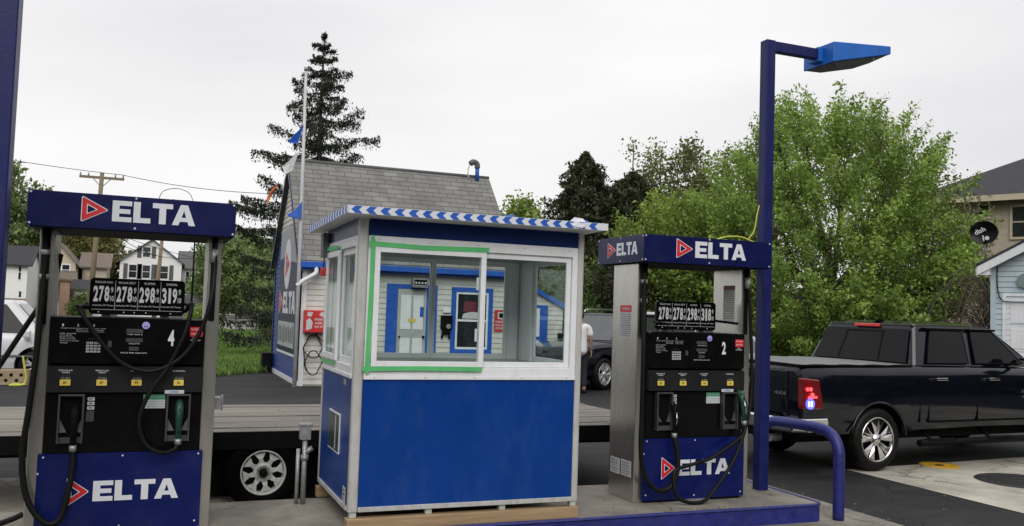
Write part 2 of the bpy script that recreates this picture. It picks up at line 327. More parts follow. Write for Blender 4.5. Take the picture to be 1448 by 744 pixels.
def logo(mb, x0, x1, y0, y1, inner_m, h=0.0):
    r = (x1-x0)*.10
    mb.prism(rtri(x0, x1, y0, y1, r), h, h+.0015, white_sign)
    mb.prism(rtri(x0, x1, y0, y1, r*.8, .09), h, h+.003, red)
    mb.prism(rtri(x0, x1, y0, y1, r*.3, .60), h, h+.0045, white_sign)
    mb.prism(rtri(x0, x1, y0, y1, r*.2, .70), h, h+.006, inner_m)
def screws(mb, pts, r=.008):
    for (x, y) in pts: mb.lathe_at = None; mb.prism([(x+r*math.cos(t*PI/4), y+r*math.sin(t*PI/4)) for t in range(8)], 0, .004, labelw)
def rrect(x0, x1, y0, y1, r, n=4):
    o = []
    for (cx, cy, a0) in ((x1-r, y0+r, -90), (x1-r, y1-r, 0), (x0+r, y1-r, 90), (x0+r, y0+r, 180)):
        for i in range(n+1):
            a = math.radians(a0+90*i/n); o.append((cx+r*math.cos(a), cy+r*math.sin(a)))
    return o
def smooth_path(pts, k=5):
    P_ = [Vector(p) for p in pts]; o = []
    for i in range(len(P_)-1):
        p0 = P_[max(i-1, 0)]; p1 = P_[i]; p2 = P_[i+1]; p3 = P_[min(i+2, len(P_)-1)]
        for j in range(k):
            t = j/k; o.append(.5*((2*p1)+(p2-p0)*t+(2*p0-5*p1+4*p2-p3)*t*t+(3*p1-p0-3*p2+p3)*t**3))
    o.append(P_[-1]); return o

# ================================================================== GROUND
def sheet(name, pts, z, m):
    b = MB(); b.add([(x, y, z) for x, y in pts], [tuple(range(len(pts)))], m); return struct(b.build(name))
sheet('ground', [(-400,-300),(500,-300),(500,700),(-400,700)], -.176, grass_m)
sheet('asphalt_lot', [(-40,-12),(40,-12),(40,16),(30,30),(12,31),(3.3,25.6),(1.2,23.3),(-40,21.8)], -.164, asph)
sheet('asphalt_strip', [(6.37,-6),(8.0,-6),(8.05,8.9),(6.37,8.9)], -.158, asph)
sheet('concrete_apron', [(-8,2.5),(6.37,2.5),(6.37,8.55),(-8,8.1)], -.154, conc)
sheet('concrete_pad', [(7.9,-2),(13.5,-2),(13.9,9.25),(8.03,8.75)], -.152, conc_pad)
sheet('concrete_slab', [(-8,8.3),(1.25,8.3),(1.25,10.1),(-8,10.1)], -.150, conc_pad)
sheet('gravel_drive', [(3.2,52),(6.6,50),(9.6,75),(20,160),(12,160),(5.5,80)], -.166, gravel)
sheet('road', [(-60,104),(60,92),(60,99),(-60,111)], -.168, asph_old)
# pump island slab
b = MB()
cx = [(-4, 7.80), (-4, 6.56), (5.66, 6.56)]
arc = [(5.66+.08*math.cos(math.radians(a)), 6.64+.08*math.sin(math.radians(a))) for a in range(-90, 1, 18)]
arc2 = [(5.66+.08*math.cos(math.radians(a)), 7.72+.08*math.sin(math.radians(a))) for a in range(0, 91, 18)]
b.prism([(-4, 6.56)]+arc+arc2+[(-4, 7.80)], -.17, 0, conc)
isl = struct(b.build('island_pavement'))
b = MB()     # blue steel kerb with a rolled top edge
outer = [(-4, 6.54), (5.66, 6.54)]+[(5.66+.10*math.cos(math.radians(a)), 6.64+.10*math.sin(math.radians(a))) for a in range(-75, 1, 15)]+[(5.76, 7.7)]
n = len(outer)
vs = []; prof = [(0, -.17), (.0, -.02), (-.012, -.006), (-.006, .006), (.012, .009), (.022, .004), (.022, -.1)]
for i, p in enumerate(outer):
    a = Vector(outer[max(i-1, 0)]); c = Vector(outer[min(i+1, n-1)]); d = (c-a).normalized(); nn = Vector((-d.y, d.x))
    for (u, z) in prof: q = Vector(p)+nn*u; vs.append((q.x, q.y, z))
fs = []
k = len(prof)
for i in range(n-1):
    for j in range(k-1): a = i*k+j; fs.append((a, a+k, a+k+1, a+1))
b.add(vs, fs, kerb_blue, False)
struct(b.build('island_kerb'))
b = MB()
for x in (10.9, 12.4): b.box(x, x+.014, -1.9, 8.9, -.1515, -.1495, asph)
b.box(7.95, 13.6, 5.6, 5.614, -.1515, -.1495, asph)
struct(b.build('pavement_joints'))
# manholes set in the concrete pad
b = MB(); b.T = Matrix.Translation((9.62, 7.60, -.149)); b.lathe([(.0, .004), (.42, .004), (.44, .010), (.50, .010), (.52, 0)], iron)
for i in range(-4, 5): b.box(-.36, .36, i*.085-.012, i*.085+.012, .004, .010, iron)
tag(b.build('manhole_cover'), 'large black round manhole cover in the pale concrete pad', 'manhole cover')
b = MB(); b.T = Matrix.Translation((9.53, 8.72, -.149)); b.lathe([(.0, .005), (.19, .005), (.20, .008), (.235, .008), (.245, 0)], manyellow)
b.lathe([(0, .0085), (.05, .0085), (.06, .004)], iron)
tag(b.build('fill_cap'), 'small yellow painted tank fill cap beside the pickup rear wheel', 'fill cap')

# ================================================================== FUEL DISPENSERS
def dispenser(cx, number, label, prices, hose1, hose2, extra, p2=False):
    root = thing('fuel_dispenser', label, 'fuel pump', (cx, 6.953, 0), 0, 'fuel dispensers on the island')
    R_ = root
    # column sheets
    for s in (-1, 1):
        b = MB(); x0, x1 = (s*.604, s*.508) if s > 0 else (-.604, -.508); x0, x1 = min(x0, x1), max(x0, x1)
        b.box(x0, x1, .03, .49, 0, 2.112, steel)
        xi = x0+.012 if s < 0 else x0+.03
        b.box(x0+.02, x0+.062, .018, .03, 1.50, 2.11, black_matte)     # hose channel in the column face
        c = b.build('column', R_, bevel=.012)
    # main body
    b = MB(); b.box(-.506, .506, .012, .50, .02, 1.505, black_matte); b.build('body', R_, bevel=.006)
    b = MB(); b.T = front(0, .012, 0)
    b.prism(rrect(-.505, .505, 1.185, 1.505, .02), 0, .035, blackp)
    b.prism(rrect(-.09, .17, 1.20, 1.49, .01), .035, .041, blackp)     # display bezel
    for (u, w_, z) in ((.035, .11, 1.418), (.035, .11, 1.352), (.035, .065, 1.292)): b.prism(rrect(u-w_/2, u+w_/2, z-.014, z+.014, .004), .041, .044, lcd)
    h = .0465
    text(b, 'THIS SALE $', -.015, .085, 1.388, 1.397, labelw, h, .01); text(b, 'GALLONS', .0, .07, 1.324, 1.333, labelw, h, .01)
    text(b, 'PRICE PER GALLON', -.05, .12, 1.258, 1.267, labelw, h, .01)
    # instructions and keypad
    for i, u in enumerate((-.43, -.335, -.235)):
        text(b, str(i+1), u, u+.010, 1.44, 1.458, labelw, .037, .02)
        for k, w_ in enumerate((.085, .07, .08)[:(1, 3, 3)[i]]): text(b, ('Insert card', 'Remove and', 'select grade')[k], u-.005, u-.005+w_, 1.425-k*.012, 1.432-k*.012, labelw, .037)
    for k, w_ in enumerate((.10, .075, .09, .10, .12, .05)): text(b, ('Lift nozzle', 'Push grade', 'Begin fueling', 'Replace nozzle', 'Take your receipt', 'Thanks')[k], -.44, -.44+w_, 1.388-k*.013, 1.396-k*.013, labelw, .037)
    text(b, 'KEYPAD', -.26, -.20, 1.352, 1.360, lcd, .037)
    keys = '123A456B789C*0#D'
    for r in range(4):
        for c in range(4):
            u = -.272+c*.024; z = 1.322-r*.020
            b.prism([(u, z), (u+.018, z), (u+.018, z+.013), (u, z+.013)], .035, .039, labelw)
            text(b, keys[r*4+c], u+.005, u+.013, z+.002, z+.011, blackp, .0395, .01)
    b.prism(rrect(-.135, -.11, 1.30, 1.345, .003), .035, .046, lcd)       # card slot
    b.lathe_ = 0
    fr = b.build('display_panel', R_, bevel=.002)
    b = MB(); b.T = front(.107, -.0235-.0175, 1.459); b.prism([(.026*math.cos(t*PI/10), .026*math.sin(t*PI/10)) for t in range(20)], .0065, .009, lavender)
    b.prism([(-.012, -.012), (-.004, -.014), (-.004, -.002), (-.012, -.002)], .009, .0095, navy); b.prism([(.004, -.014), (.012, -.012), (.012, -.002), (.004, -.002)], .009, .0095, navy)
    b.build('round_sticker', R_)
    b = MB(); b.T = front(0, -.023, 0); text(b, number, .258, .300, 1.315, 1.43, digit, .002, .035); b.build('pump_number', R_)
    b = MB(); b.T = front(0, -.023, 0); b.prism(rrect(.405, .495, 1.385, 1.455, .004), 0, .002, red)
    text(b, 'No Smoking', .412, .488, 1.428, 1.446, labelw, .0025, .02); text(b, 'Stop Motor', .412, .488, 1.396, 1.414, labelw, .0025, .02)
    text(b, 'NO CELL', .425, .465, 1.368, 1.378, labelw, .0025, .02); text(b, 'PHONES', .412, .48, 1.354, 1.364, labelw, .0025, .02)
    b.build('warning_sticker', R_)
    # grade selection band
    b = MB(); b.T = front(0, .012, 0); b.prism(rrect(-.505, .505, .985, 1.165, .008), 0, .045, graypan)
    grades = [('REGULAR', 'CASH'), ('REGULAR', 'CREDIT'), ('SUPER', None) if not p2 else ('SUPER', 'UNLEADED'), ('DIESEL', None)]
    xs = (-.39, -.16, .065, .345)
    for (g1, g2), u in zip(grades, xs):
        text(b, g1, u-.043, u+.043, 1.132, 1.142, labelw, .0455, .02)
        if g2: text(b, g2, u-.025, u+.025, 1.118, 1.128, labelw, .0455, .03)
        text(b, 'push', u-.02, u+.03, 1.094, 1.104, lcd, .0455, .02); text(b, 'to start', u-.026, u+.03, 1.082, 1.089, labelw, .0455)
    b.build('grade_panel', R_, bevel=.003)
    for u, g in zip(xs, ('87', '87', '93', 'DSL')):
        b = MB(); b.T = front(u, -.033, 1.053); b.prism(rrect(-.037, .037, -.024, .024, .004), -.002, .003, blackp); b.prism(rrect(-.034, .034, -.021, .021, .003), 0, .010, yellow)
        text(b, g, -.012, .012, -.009, .009, blackp, .0105, .02)
        b.build('grade_button', R_, bevel=.002)
    # lower black panel with two nozzle boots
    b = MB(); b.T = front(0, .012, 0); b.prism(rrect(-.505, .505, .566, .972, .004), 0, .012, blackp); b.build('lower_panel', R_)
    for u in (-.343, .352):
        b = MB(); b.T = front(u, 0, 0); w_ = .082
        b.box(-w_, -w_+.013, .635, .972, .0, .05, bootgrey); b.box(w_-.013, w_, .635, .972, .0, .05, bootgrey)
        b.box(-w_+.013, w_-.013, .959, .972, .0, .05, bootgrey); b.box(-w_+.013, w_-.013, .635, .675, .0, .03, bootgrey)
        b.prism(rrect(-w_+.013, w_-.013, .71, .959, .01), .0, .004, bootdark)
        for s in (-1, 1): b.add([(s*(w_-.013), .71, .03), (s*(w_-.06), .71, .03), (s*(w_-.013), .80, .004)], [(0, 1, 2) if s < 0 else (0, 2, 1)], bootgrey)
        b.build('nozzle_boot', R_, bevel=.003)
    b = MB(); b.T = front(0, 0, 0)
    b.prism(rrect(.255, .385, .975, 1.0, .002), .034, .036, labelw); text(b, 'DIESEL', .29, .35, .981, .994, trim_blue, .0365, .02); b.build('diesel_label', R_)
    b = MB(); b.T = front(0, 0, 0)
    b.prism([(.115, .93), (.262, .93), (.262, .968), (.115, .968)], 0, .002, stickgreen); b.prism([(.115, .868), (.262, .868), (.262, .93), (.115, .93)], 0, .002, labelw)
    for k in range(3): b.prism([(.12, .878+k*.017), (.257, .878+k*.017), (.257, .881+k*.017), (.12, .881+k*.017)], .002, .0025, stickgreen)
    text(b, 'ULTRA LOW SULFUR', .122, .255, .945, .957, labelw, .0025, .01)
    b.build('green_sticker', R_)
    b = MB(); b.T = front(0, 0, 0)
    for k in range(3): b.prism(rrect(-.245, -.20, .925-k*.031, .948-k*.031, .004), 0, .0025, labelw); text(b, ('87', '89', '93')[k], -.235, -.21, .930-k*.031, .943-k*.031, blackp, .003, .02)
    b.prism(rrect(-.25, -.20, .78, .855, .002), 0, .002, bootgrey); b.build('octane_stickers', R_)
    # branded base panel
    b = MB(); b.T = front(0, .0, 0); b.prism([(-.535, .02), (.535, .02), (.535, .562), (-.535, .562)], -.012, .006, navy_panel)
    logo(b, -.345, -.20, .195, .40, navy_panel, .006); elta(b, -.178, .382, .228, .368, .0065)
    for (x, y) in ((-.50, .54), (0, .54), (.505, .54), (-.5, .07), (.0, .05), (.5, .06), (-.528, .43)):
        b.prism([(x+.007*math.cos(t*PI/4), y+.007*math.sin(t*PI/4)) for t in range(8)], .006, .010, labelw)
    b.build('base_panel', R_)
    b = MB(); b.box(-.50, .50, .0, .5, 0, .02, black_matte); b.build('base_plinth', R_)
    # canopy fascia box
    b = MB(); b.box(-.672, .672, -.170, .687, 2.117, 2.358, navy)
    b.box(-.655, .655, -.155, .672, 2.111, 2.117, black_matte)
    b.T = front(0, -.170, 0); logo(b, -.345, -.17, 2.158, 2.342, navy, .0); elta(b, -.15, .395, 2.176, 2.322, .0005)
    for (x, y) in ((-.655, 2.345), (0, 2.345), (.655, 2.345), (-.655, 2.135), (0, 2.135), (.655, 2.135)):
        b.prism([(x+.008*math.cos(t*PI/4), y+.008*math.sin(t*PI/4)) for t in range(8)], 0, .004, labelw)
    b.T = sideL(-.672, 0, 0); logo(b, -.50, -.335, 2.165, 2.315, navy, .0); elta(b, -.32, .06, 2.185, 2.30, .0005)
    for (x, y) in ((-.67, 2.34), (-.25, 2.345), (.15, 2.34), (-.67, 2.135), (-.25, 2.135), (.15, 2.135)):
        b.prism([(x+.008*math.cos(t*PI/4), y+.008*math.sin(t*PI/4)) for t in range(8)], 0, .004, labelw)
    b.build('canopy_sign', R_, bevel=.004)
    # price board
    b = MB(); b.T = front(.04, .27, 0); b.prism(rrect(-.325, .325, 1.525, 1.79, .03), 0, .03, blackp)
    for k in (1, 2, 3): u = -.31+k*.155; b.prism([(u-.0015, 1.56), (u+.0015, 1.56), (u+.0015, 1.775), (u-.0015, 1.775)], .03, .0315, labelw)
    b.prism([(-.31, 1.559), (.31, 1.559), (.31, 1.562), (-.31, 1.562)], .03, .0315, labelw)
    heads = ('REGULAR CASH', 'REGULAR CREDIT', 'SUPER', 'DIESEL')
    for k in range(4):
        u = -.31+k*.155; w_ = .058 if k < 2 else .04; text(b, heads[k], u+.078-w_, u+.078+w_, 1.752, 1.768, labelw, .032, .02)
        for d in range(3): 
            dg = prices[k][d]; x0 = u+.010+d*.037; x1 = x0+.032
            if dg == '1': x0 += .008; x1 -= .006
            text(b, dg, x0, x1, 1.618, 1.732, digit, .032, .035)
        text(b, '9', u+.125, u+.142, 1.682, 1.726, labelw, .032, .03); text(b, '10', u+.122, u+.147, 1.622, 1.662, labelw, .032, .03)
        text(b, 'Includes All Taxes', u+.008, u+.147, 1.586, 1.598, labelw, .032, .01)
    for u in (-.26, -.09, -.02, .06, .23): b.prism([(u+.005*math.cos(t*PI/4), 1.543+.005*math.sin(t*PI/4)) for t in range(8)], .03, .034, labelw)
    pb = b.build('price_sign', R_, bevel=.002)
    for u in (-.20, .20): b = MB(); b.box(u, u+.06, .28, .32, 1.50, 1.53, steel_dull); b.build('bracket', pb)
    # hose hooks either side of the price board
    b = MB(); b.tube([(-.30, .26, 1.60), (-.33, .1, 1.585), (-.34, -.06, 1.575)], .012, black_matte, 8); b.build('hose_hook', R_)
    b = MB(); b.tube([(.36, .26, 1.62), (.39, .1, 1.61), (.40, -.06, 1.60)], .012, black_matte, 8); b.build('hose_hook', R_)
    # hoses
    hb = MB(); pts = [(x, y, z) for x, y, z in hose1]; hb.tube(smooth_path(pts), .021, rubber, 10)
    h1 = hb.build('hose', R_)
    for s in hose1[:2]:
        pass
    b = MB()
    for z in (1.93, 1.76): b.cyl((hose1[0][0], hose1[0][1], z), .031, .035, steel_dull, 14)
    b.tube([(hose1[0][0], hose1[0][1], 2.11), (hose1[0][0], hose1[0][1], 1.45)], .027, black_matte, 12)
    b.build('hose_collar', h1)
    hb = MB(); hb.tube(smooth_path(hose2), .0165, rubber, 10); h2 = hb.build('hose', R_)
    b = MB(); x, y, z = hose2[0]; b.cyl((x, y, 1.93), .026, .10, steel_dull, 14); b.build('hose_collar', h2)
    # nozzles
    def nozzle(x, y, z, m, tilt, grip):
        o = thing('nozzle', '', '', (0, 0, 0)); 
        for k in ('label', 'category'): del o[k]
        o.parent = R_; o.location = (x, y, z); o.rotation_euler = (0, tilt, 0)
        b = MB(); b.tube([(0, .0, -.17), (0, -.005, -.08), (0, -.01, 0), (0, .01, .06), (0, .05, .10)], [.019, .021, .027, .031, .022], m, 12)
        b.box(-.020, .020, -.015, .03, .02, .085, m); b.build('nozzle_body', o, bevel=.004)
        b = MB(); b.tube([(0, .05, .10), (0, .075, .085), (0, .085, .02)], .011, chrome, 10); b.build('spout', o)
        b = MB(); b.tube(smooth_path([(0, -.01, -.13), (0, -.055, -.10), (0, -.065, -.03), (0, -.055, .03), (0, -.02, .05)]), .006, m, 8); b.build('lever_guard', o)
        b = MB(); b.tube([(0, -.012, -.11), (0, -.042, -.06), (0, -.03, .02)], .006, chrome, 8); b.build('lever', o)
        b = MB(); b.tube([(0, 0, -.205), (0, 0, -.165)], .024, grip, 12); b.build('swivel', o)
    x, y, z = hose1[-1]; nozzle(x, y, z+.205, black_matte, .0, steel_dull)
    x, y, z = hose2[-1]; nozzle(x, y, z+.20, nozgreen, 0 if not p2 else -.12, steel_dull)
    extra(R_)
    return root
def on(y, pts): return [(p[0], (p[2] if len(p) > 2 else y), p[1]) for p in pts]
h1 = on(-.06, [(-.562, 2.11, -.005), (-.562, 1.75, -.02), (-.575, 1.25), (-.60, .87), (-.622, .55), (-.578, .285, -.08), (-.47, .125, -.10), (-.37, .133, -.10), (-.325, .34, -.08), (-.312, .50, -.06), (-.318, .585, -.055)])
h2 = on(-.10, [(.545, 2.11, -.01), (.553, 1.88, -.03), (.532, 1.651), (.479, 1.446), (.377, 1.266), (.24, 1.164), (.116, 1.139), (-.024, 1.187), (-.152, 1.308), (-.248, 1.443), (-.325, 1.565, -.06), (-.30, 1.575, .2), (-.15, 1.545, .40), (.15, 1.54, .42), (.36, 1.56, .36), (.40, 1.615, .12), (.405, 1.60, -.06), (.37, 1.418), (.277, 1.19), (.169, 1.015), (.107, .867), (.10, .744), (.152, .62), (.25, .567), (.335, .58, -.07), (.36, .62, -.055)])
def extra4(R_):
    b = MB(); b.box(.604, .66, .15, .24, .84, .93, steel_dull); b.box(.66, .672, .14, .25, .83, .94, steel_dull); b.build('junction_box', R_, bevel=.004)
    b = MB(); b.tube(smooth_path([(-.50, .38, 1.95), (-.56, .52, 1.70), (-.70, .62, 1.46), (-.98, .70, .95), (-1.2, .75, .6)]), .02, rubber, 10); b.build('hose', R_)
    b = MB(); b.tube(smooth_path([(-.62, .14, .13), (-.70, .16, .09), (-.85, .2, .05), (-1.3, .3, .03)]), .02, rubber, 10); b.build('hose', R_)
dispenser(-.112, '4', 'fuel pump number 4 beside the left blue pole, diesel price 319', ('278', '278', '298', '319'), h1, h2, extra4)
h1b = on(-.08, [(-.562, 2.11, -.005), (-.575, 1.75, -.03), (-.60, 1.3), (-.60, .83), (-.60, .47), (-.56, .25, -.09), (-.46, .14, -.1), (-.36, .125, -.1), (-.275, .185, -.1), (-.225, .325, -.09), (-.235, .50, -.07), (-.25, .575, -.055)])
h2b = on(-.10, [(.548, 2.11, .0), (.565, 1.6, -.03), (.575, 1.1, -.05), (.52, .75, -.08), (.36, .40, -.12), (.13, .13, -.15), (0, .03, -.17), (-.14, .022, -.17), (-.25, .06, -.15), (-.285, .16, -.13), (-.26, .29, -.1), (-.113, .334), (.108, .389), (.296, .485), (.43, .565, -.09), (.47, .62, -.08), (.455, .68, -.08)])
def extra2(R_):
    b = MB(); b.T = sideL(-.604, 0, 0)
    b.prism([(-.345, 1.44), (-.135, 1.44), (-.135, 1.735), (-.345, 1.735)], 0, .002, labelw); b.prism([(-.345, 1.675), (-.135, 1.675), (-.135, 1.735), (-.345, 1.735)], .002, .003, red)
    text(b, 'WARNING', -.31, -.16, 1.69, 1.72, labelw, .0035, .02)
    for k in range(11): text(b, ('Gasoline and its vapors', 'are extremely flammable', 'No smoking near pumps', 'Shut off engine first', 'Use approved containers', 'Do not leave unattended')[k % 6], -.335, -.145, 1.648-k*.0195, 1.660-k*.0195, blackp, .0025, .012)
    b.build('warning_notice', R_)
    b = MB(); b.T = sideL(-.604, 0, 0)
    for (a, c, z0) in ((-.455, -.285, .205), (-.255, -.08, .21)):
        b.prism([(a, z0), (c, z0), (c, z0+.14), (a, z0+.14)], 0, .002, labelw)
        for k in range(5): text(b, ('WEIGHTS AND', 'MEASURES', 'inspected', 'sealed', 'this year')[k], a+.02, c-.03, z0+.112-k*.024, z0+.124-k*.024, lcd, .0025, .01)
    b.build('inspection_stickers', R_)
    b = MB(); b.T = sideL(.508, 0, 0)      # notice on the inner face of the far column
    b.prism([(-.32, 1.60), (-.14, 1.60), (-.14, 1.96), (-.32, 1.96)], 0, .002, labelw); b.prism([(-.32, 1.915), (-.14, 1.915), (-.14, 1.96), (-.32, 1.96)], .002, .003, mat('dull_maroon', (.20, .04, .03), .5))
    for k in range(13): text(b, ('Customer notice', 'Pay the attendant', 'before you pump fuel', 'Full and self service')[k % 4], -.31, -.15, 1.895-k*.021, 1.907-k*.021, blackp, .0025, .014)
    b.build('notice', R_)
    b = MB(); b.box(-.09, .14, -.05, .0, .0, .018, steel_dull); b.build('anchor_plate', R_)
dispenser(4.638, '2', 'fuel pump number 2 beside the bent blue pipe guard, diesel price 318', ('278', '278', '298', '318'), h1b, h2b, extra2, True)
# loose wires lying on the canopies
b = MB(); b.tube(smooth_path([(.03, 7.0, 2.35), (.06, 7.05, 2.44), (.16, 7.1, 2.475), (.25, 7.1, 2.44), (.28, 7.1, 2.35)]), .0025, black_matte, 5)
tag(b.build('loose_wire'), 'thin dark wire looping above the canopy of pump 4', 'wire')
b = MB(); b.tube(smooth_path([(4.85, 7.0, 2.366), (5.0, 7.05, 2.41), (5.2, 7.1, 2.425), (5.36, 7.12, 2.39), (5.42, 7.12, 2.372)]), .009, yellowrope, 6)
b.tube(smooth_path([(5.3, 7.12, 2.405), (5.38, 7.13, 2.50), (5.42, 7.14, 2.66), (5.45, 7.15, 2.75)]), .006, yellowrope, 6)
tag(b.build('yellow_cable'), 'yellow cable lying on the canopy of pump 2 by the pole', 'cable')

# ================================================================== POLES, GUARD, LAMP
b = MB(); b.box(-.972, -.79, 5.9, 6.08, -.16, 6.0, pole_blue)
o = thing('canopy_pole', 'thick dark blue square pole left of pump 4', 'pole', (0, 0, 0)); b.build('pole_shaft', o, bevel=.008)
b = MB(); b.box(-1.02, -.74, 5.85, 6.13, -.165, -.13, pole_blue); b.build('base_plate', o)
lp = thing('street_lamp', 'tall square blue lamp post with flat bright blue lamp head', 'lamp post', (5.592, 7.242, 0))
b = MB(); b.box(-.054, .054, -.054, .054, 0, 4.42, pole_blue); b.build('post', lp, bevel=.008)
b = MB(); b.box(.055, .595, -.045, .045, 4.315, 4.415, pole_blue); b.build('arm', lp, bevel=.006)
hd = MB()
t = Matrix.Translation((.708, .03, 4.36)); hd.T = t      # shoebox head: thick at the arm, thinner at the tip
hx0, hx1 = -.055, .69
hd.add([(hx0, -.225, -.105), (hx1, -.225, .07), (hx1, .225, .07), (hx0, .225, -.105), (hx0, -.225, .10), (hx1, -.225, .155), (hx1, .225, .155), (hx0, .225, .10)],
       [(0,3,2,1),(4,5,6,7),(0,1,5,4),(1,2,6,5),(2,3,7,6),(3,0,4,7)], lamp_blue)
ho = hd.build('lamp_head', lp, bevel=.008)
b = MB(); b.T = t
def _hb(x, d): return -.105+(x-hx0)/(hx1-hx0)*.175-d
b.add([(-.03, -.20, _hb(-.03, .003)), (.66, -.20, _hb(.66, .003)), (.66, .20, _hb(.66, .003)), (-.03, .20, _hb(-.03, .003)), (.08, -.12, _hb(.08, .05)), (.50, -.12, _hb(.5, .05)), (.50, .12, _hb(.5, .05)), (.08, .12, _hb(.08, .05))],
      [(0, 4, 5, 1), (1, 5, 6, 2), (2, 6, 7, 3), (3, 7, 4, 0), (4, 7, 6, 5)], greyplast); b.build('lens', ho)
b = MB(); b.T = t; b.box(-.12, -.056, -.075, .075, -.07, .075, lamp_blue); b.build('mount', ho, bevel=.004)
b = MB(); b.T = t; b.cyl((.50, -.17, _hb(.5, .035)), .02, .03, steel_dull, 12); b.build('photocell', ho)
b = MB(); b.tube(smooth_path([(5.93, 6.55, -.155), (5.93, 6.55, .35), (5.93, 6.56, .48), (5.928, 6.62, .58), (5.92, 6.74, .635), (5.91, 6.95, .645), (5.90, 7.25, .64), (5.89, 7.45, .625), (5.885, 7.57, .56), (5.88, 7.61, .45), (5.88, 7.61, .2), (5.88, 7.61, -.155)], 6), .052, kerb_blue, 18)
tag(b.build('pipe_guard'), 'bent blue steel pipe guard at the right end of the island', 'bollard')
cd = thing('conduit_stub', 'grey electrical box on two upright conduit pipes between pump 4 and booth', 'conduit', (1.265, 7.607, 0))
b = MB(); b.cyl((-.05, 0, 0), .016, .45, steel_dull, 12); b.build('pipe', cd)
b = MB(); b.cyl((0, -.02, 0), .021, .55, steel_dull, 12); b.cyl((0, -.02, .36), .032, .04, steel_dull, 12); b.tube([(0, -.02, .42), (.06, -.03, .46)], .022, steel_dull, 10); b.build('pipe', cd)
b = MB(); b.box(-.045, .04, -.055, .03, .53, .645, steel_dull); b.box(-.055, .05, -.065, .04, .645, .662, steel_dull); b.build('junction_box', cd, bevel=.004)

# ================================================================== BOOTH
BX, BY, BW, BD = 1.43, 6.597, 1.872, 1.30
booth = thing('attendant_booth', 'blue and white attendant booth with chevron taped flat roof between the pumps', 'booth', (BX, BY, 0))
Z0, Z1 = .134, 2.30
def post(x, y, w=.075):
    b = MB(); b.T = Matrix.Translation((x, y, 0)); b.prism(rrect(0, w, 0, w, .022, 4), Z0, Z1, grey_post); b.build('corner_post', booth, bevel=.003)
post(0, 0); post(BW-.06, 0, .06); post(0, BD-.06, .06); post(BW-.06, BD-.06, .06)
# walls: a wall in local XY (u along, v up) with thickness t inwards
def wall(Tm, width, wins, name, vinyl_from=1.105):
    u0, u1 = .0, width
    b = MB(); b.T = Tm
    b.box(u0, u1, Z0+.035, vinyl_from, -.045, -.006, booth_blue)          # blue lower panel
    b.build('lower_panel', booth)
    b = MB(); b.T = Tm
    b.box(u0, u1, Z0, Z0+.035, -.04, .006, grey_post); b.build('bottom_rail', booth, bevel=.003); b = MB(); b.T = Tm; b.box(u0, u1, vinyl_from, vinyl_from+.03, -.045, .008, white); b.build('trim_rail', booth, bevel=.003)
    b = MB(); b.T = Tm; b.box(u0, u1, 2.178, 2.305, -.04, -.004, booth_dark); b.build('upper_panel', booth)
    b = MB(); b.T = Tm; a, c = wins; zb, zt = 1.20, 2.10
    b.box(u0, a, vinyl_from+.03, 2.178, -.05, 0, white); b.box(c, u1, vinyl_from+.03, 2.178, -.05, 0, white)
    b.box(a, c, vinyl_from+.03, zb, -.05, 0, white); b.box(a, c, zt, 2.178, -.05, 0, white)
    b.build('window_surround', booth, bevel=.004)
    b = MB(); b.T = Tm
    for q in range(5):
        u = u0+.08+(u1-u0-.16)*q/4
        for (v, z) in ((vinyl_from+.015, .008), (2.15, .0), (Z0+.018, .006)): b.prism([(u+.005*math.cos(t*PI/3), v+.005*math.sin(t*PI/3)) for t in range(6)], z, z+.002, steel_dull)
    b.build('trim_screws', booth)
    b = MB(); b.T = Tm; b.box(u0+.01, u1-.01, Z0+.04, 1.2, -.07, -.051, inner); b.build('inner_lining', booth); b = MB(); b.T = Tm; b.box(u0+.01, u1-.01, 2.10, 2.29, -.07, -.051, inner); b.build('inner_lining', booth)
def sash(Tm, a, c, zb, zt, depth, name='sliding_sash', handle=None, w=.042):
    b = MB(); b.T = Tm
    b.box(a, a+w, zb, zt, depth-.022, depth, white); b.box(c-w, c, zb, zt, depth-.022, depth, white)
    b.box(a+w, c-w, zb, zb+w, depth-.022, depth, white); b.box(a+w, c-w, zt-w, zt, depth-.022, depth, white)
    s = b.build(name, booth, bevel=.003)
    b = MB(); b.T = Tm; z = depth-.011
    b.add([(a+w, zb+w, z), (c-w, zb+w, z), (c-w, zt-w, z), (a+w, zt-w, z)], [(0, 1, 2, 3)], pane); b.build('pane', s)
    if handle:
        b = MB(); b.T = Tm
        for hz in (1.45, 1.85): b.box(handle-.008, handle+.008, hz-.05, hz+.05, depth-.04, depth-.023, white)
        b.build('handle', s, bevel=.003)
TF = front(0, 0, 0)
wall(frame((.075, 0, 0), (1, 0, 0), (0, 0, 1)), BW-.135, (.04, 1.69), 'front')
sash(TF, .122, 1.01, 1.202, 2.098, .016, handle=.95)
sash(TF, .97, 1.762, 1.202, 2.098, -.020)
TS = frame((0, BD, 0), (0, -1, 0), (0, 0, 1))
wall(frame((0, BD-.06, 0), (0, -1, 0), (0, 0, 1)), BD-.135, (.02, 1.12), 'side')
sash(TS, .065, .63, 1.202, 2.098, .014, w=.05); sash(TS, .60, 1.18, 1.202, 2.098, -.022, w=.05)
TR = frame((BW, 0, 0), (0, 1, 0), (0, 0, 1))
wall(frame((BW, .06, 0), (0, 1, 0), (0, 0, 1)), BD-.12, (.13, .90), 'right'); sash(TR, .185, .965, 1.202, 2.098, -.01)
TB = frame((BW, BD, 0), (-1, 0, 0), (0, 0, 1))
wall(frame((BW-.06, BD, 0), (-1, 0, 0), (0, 0, 1)), BW-.12, (.10, 1.62), 'back')
sash(TB, .157, .93, 1.202, 2.098, -.01, w=.04); sash(TB, .88, 1.68, 1.202, 2.098, -.034, w=.04)
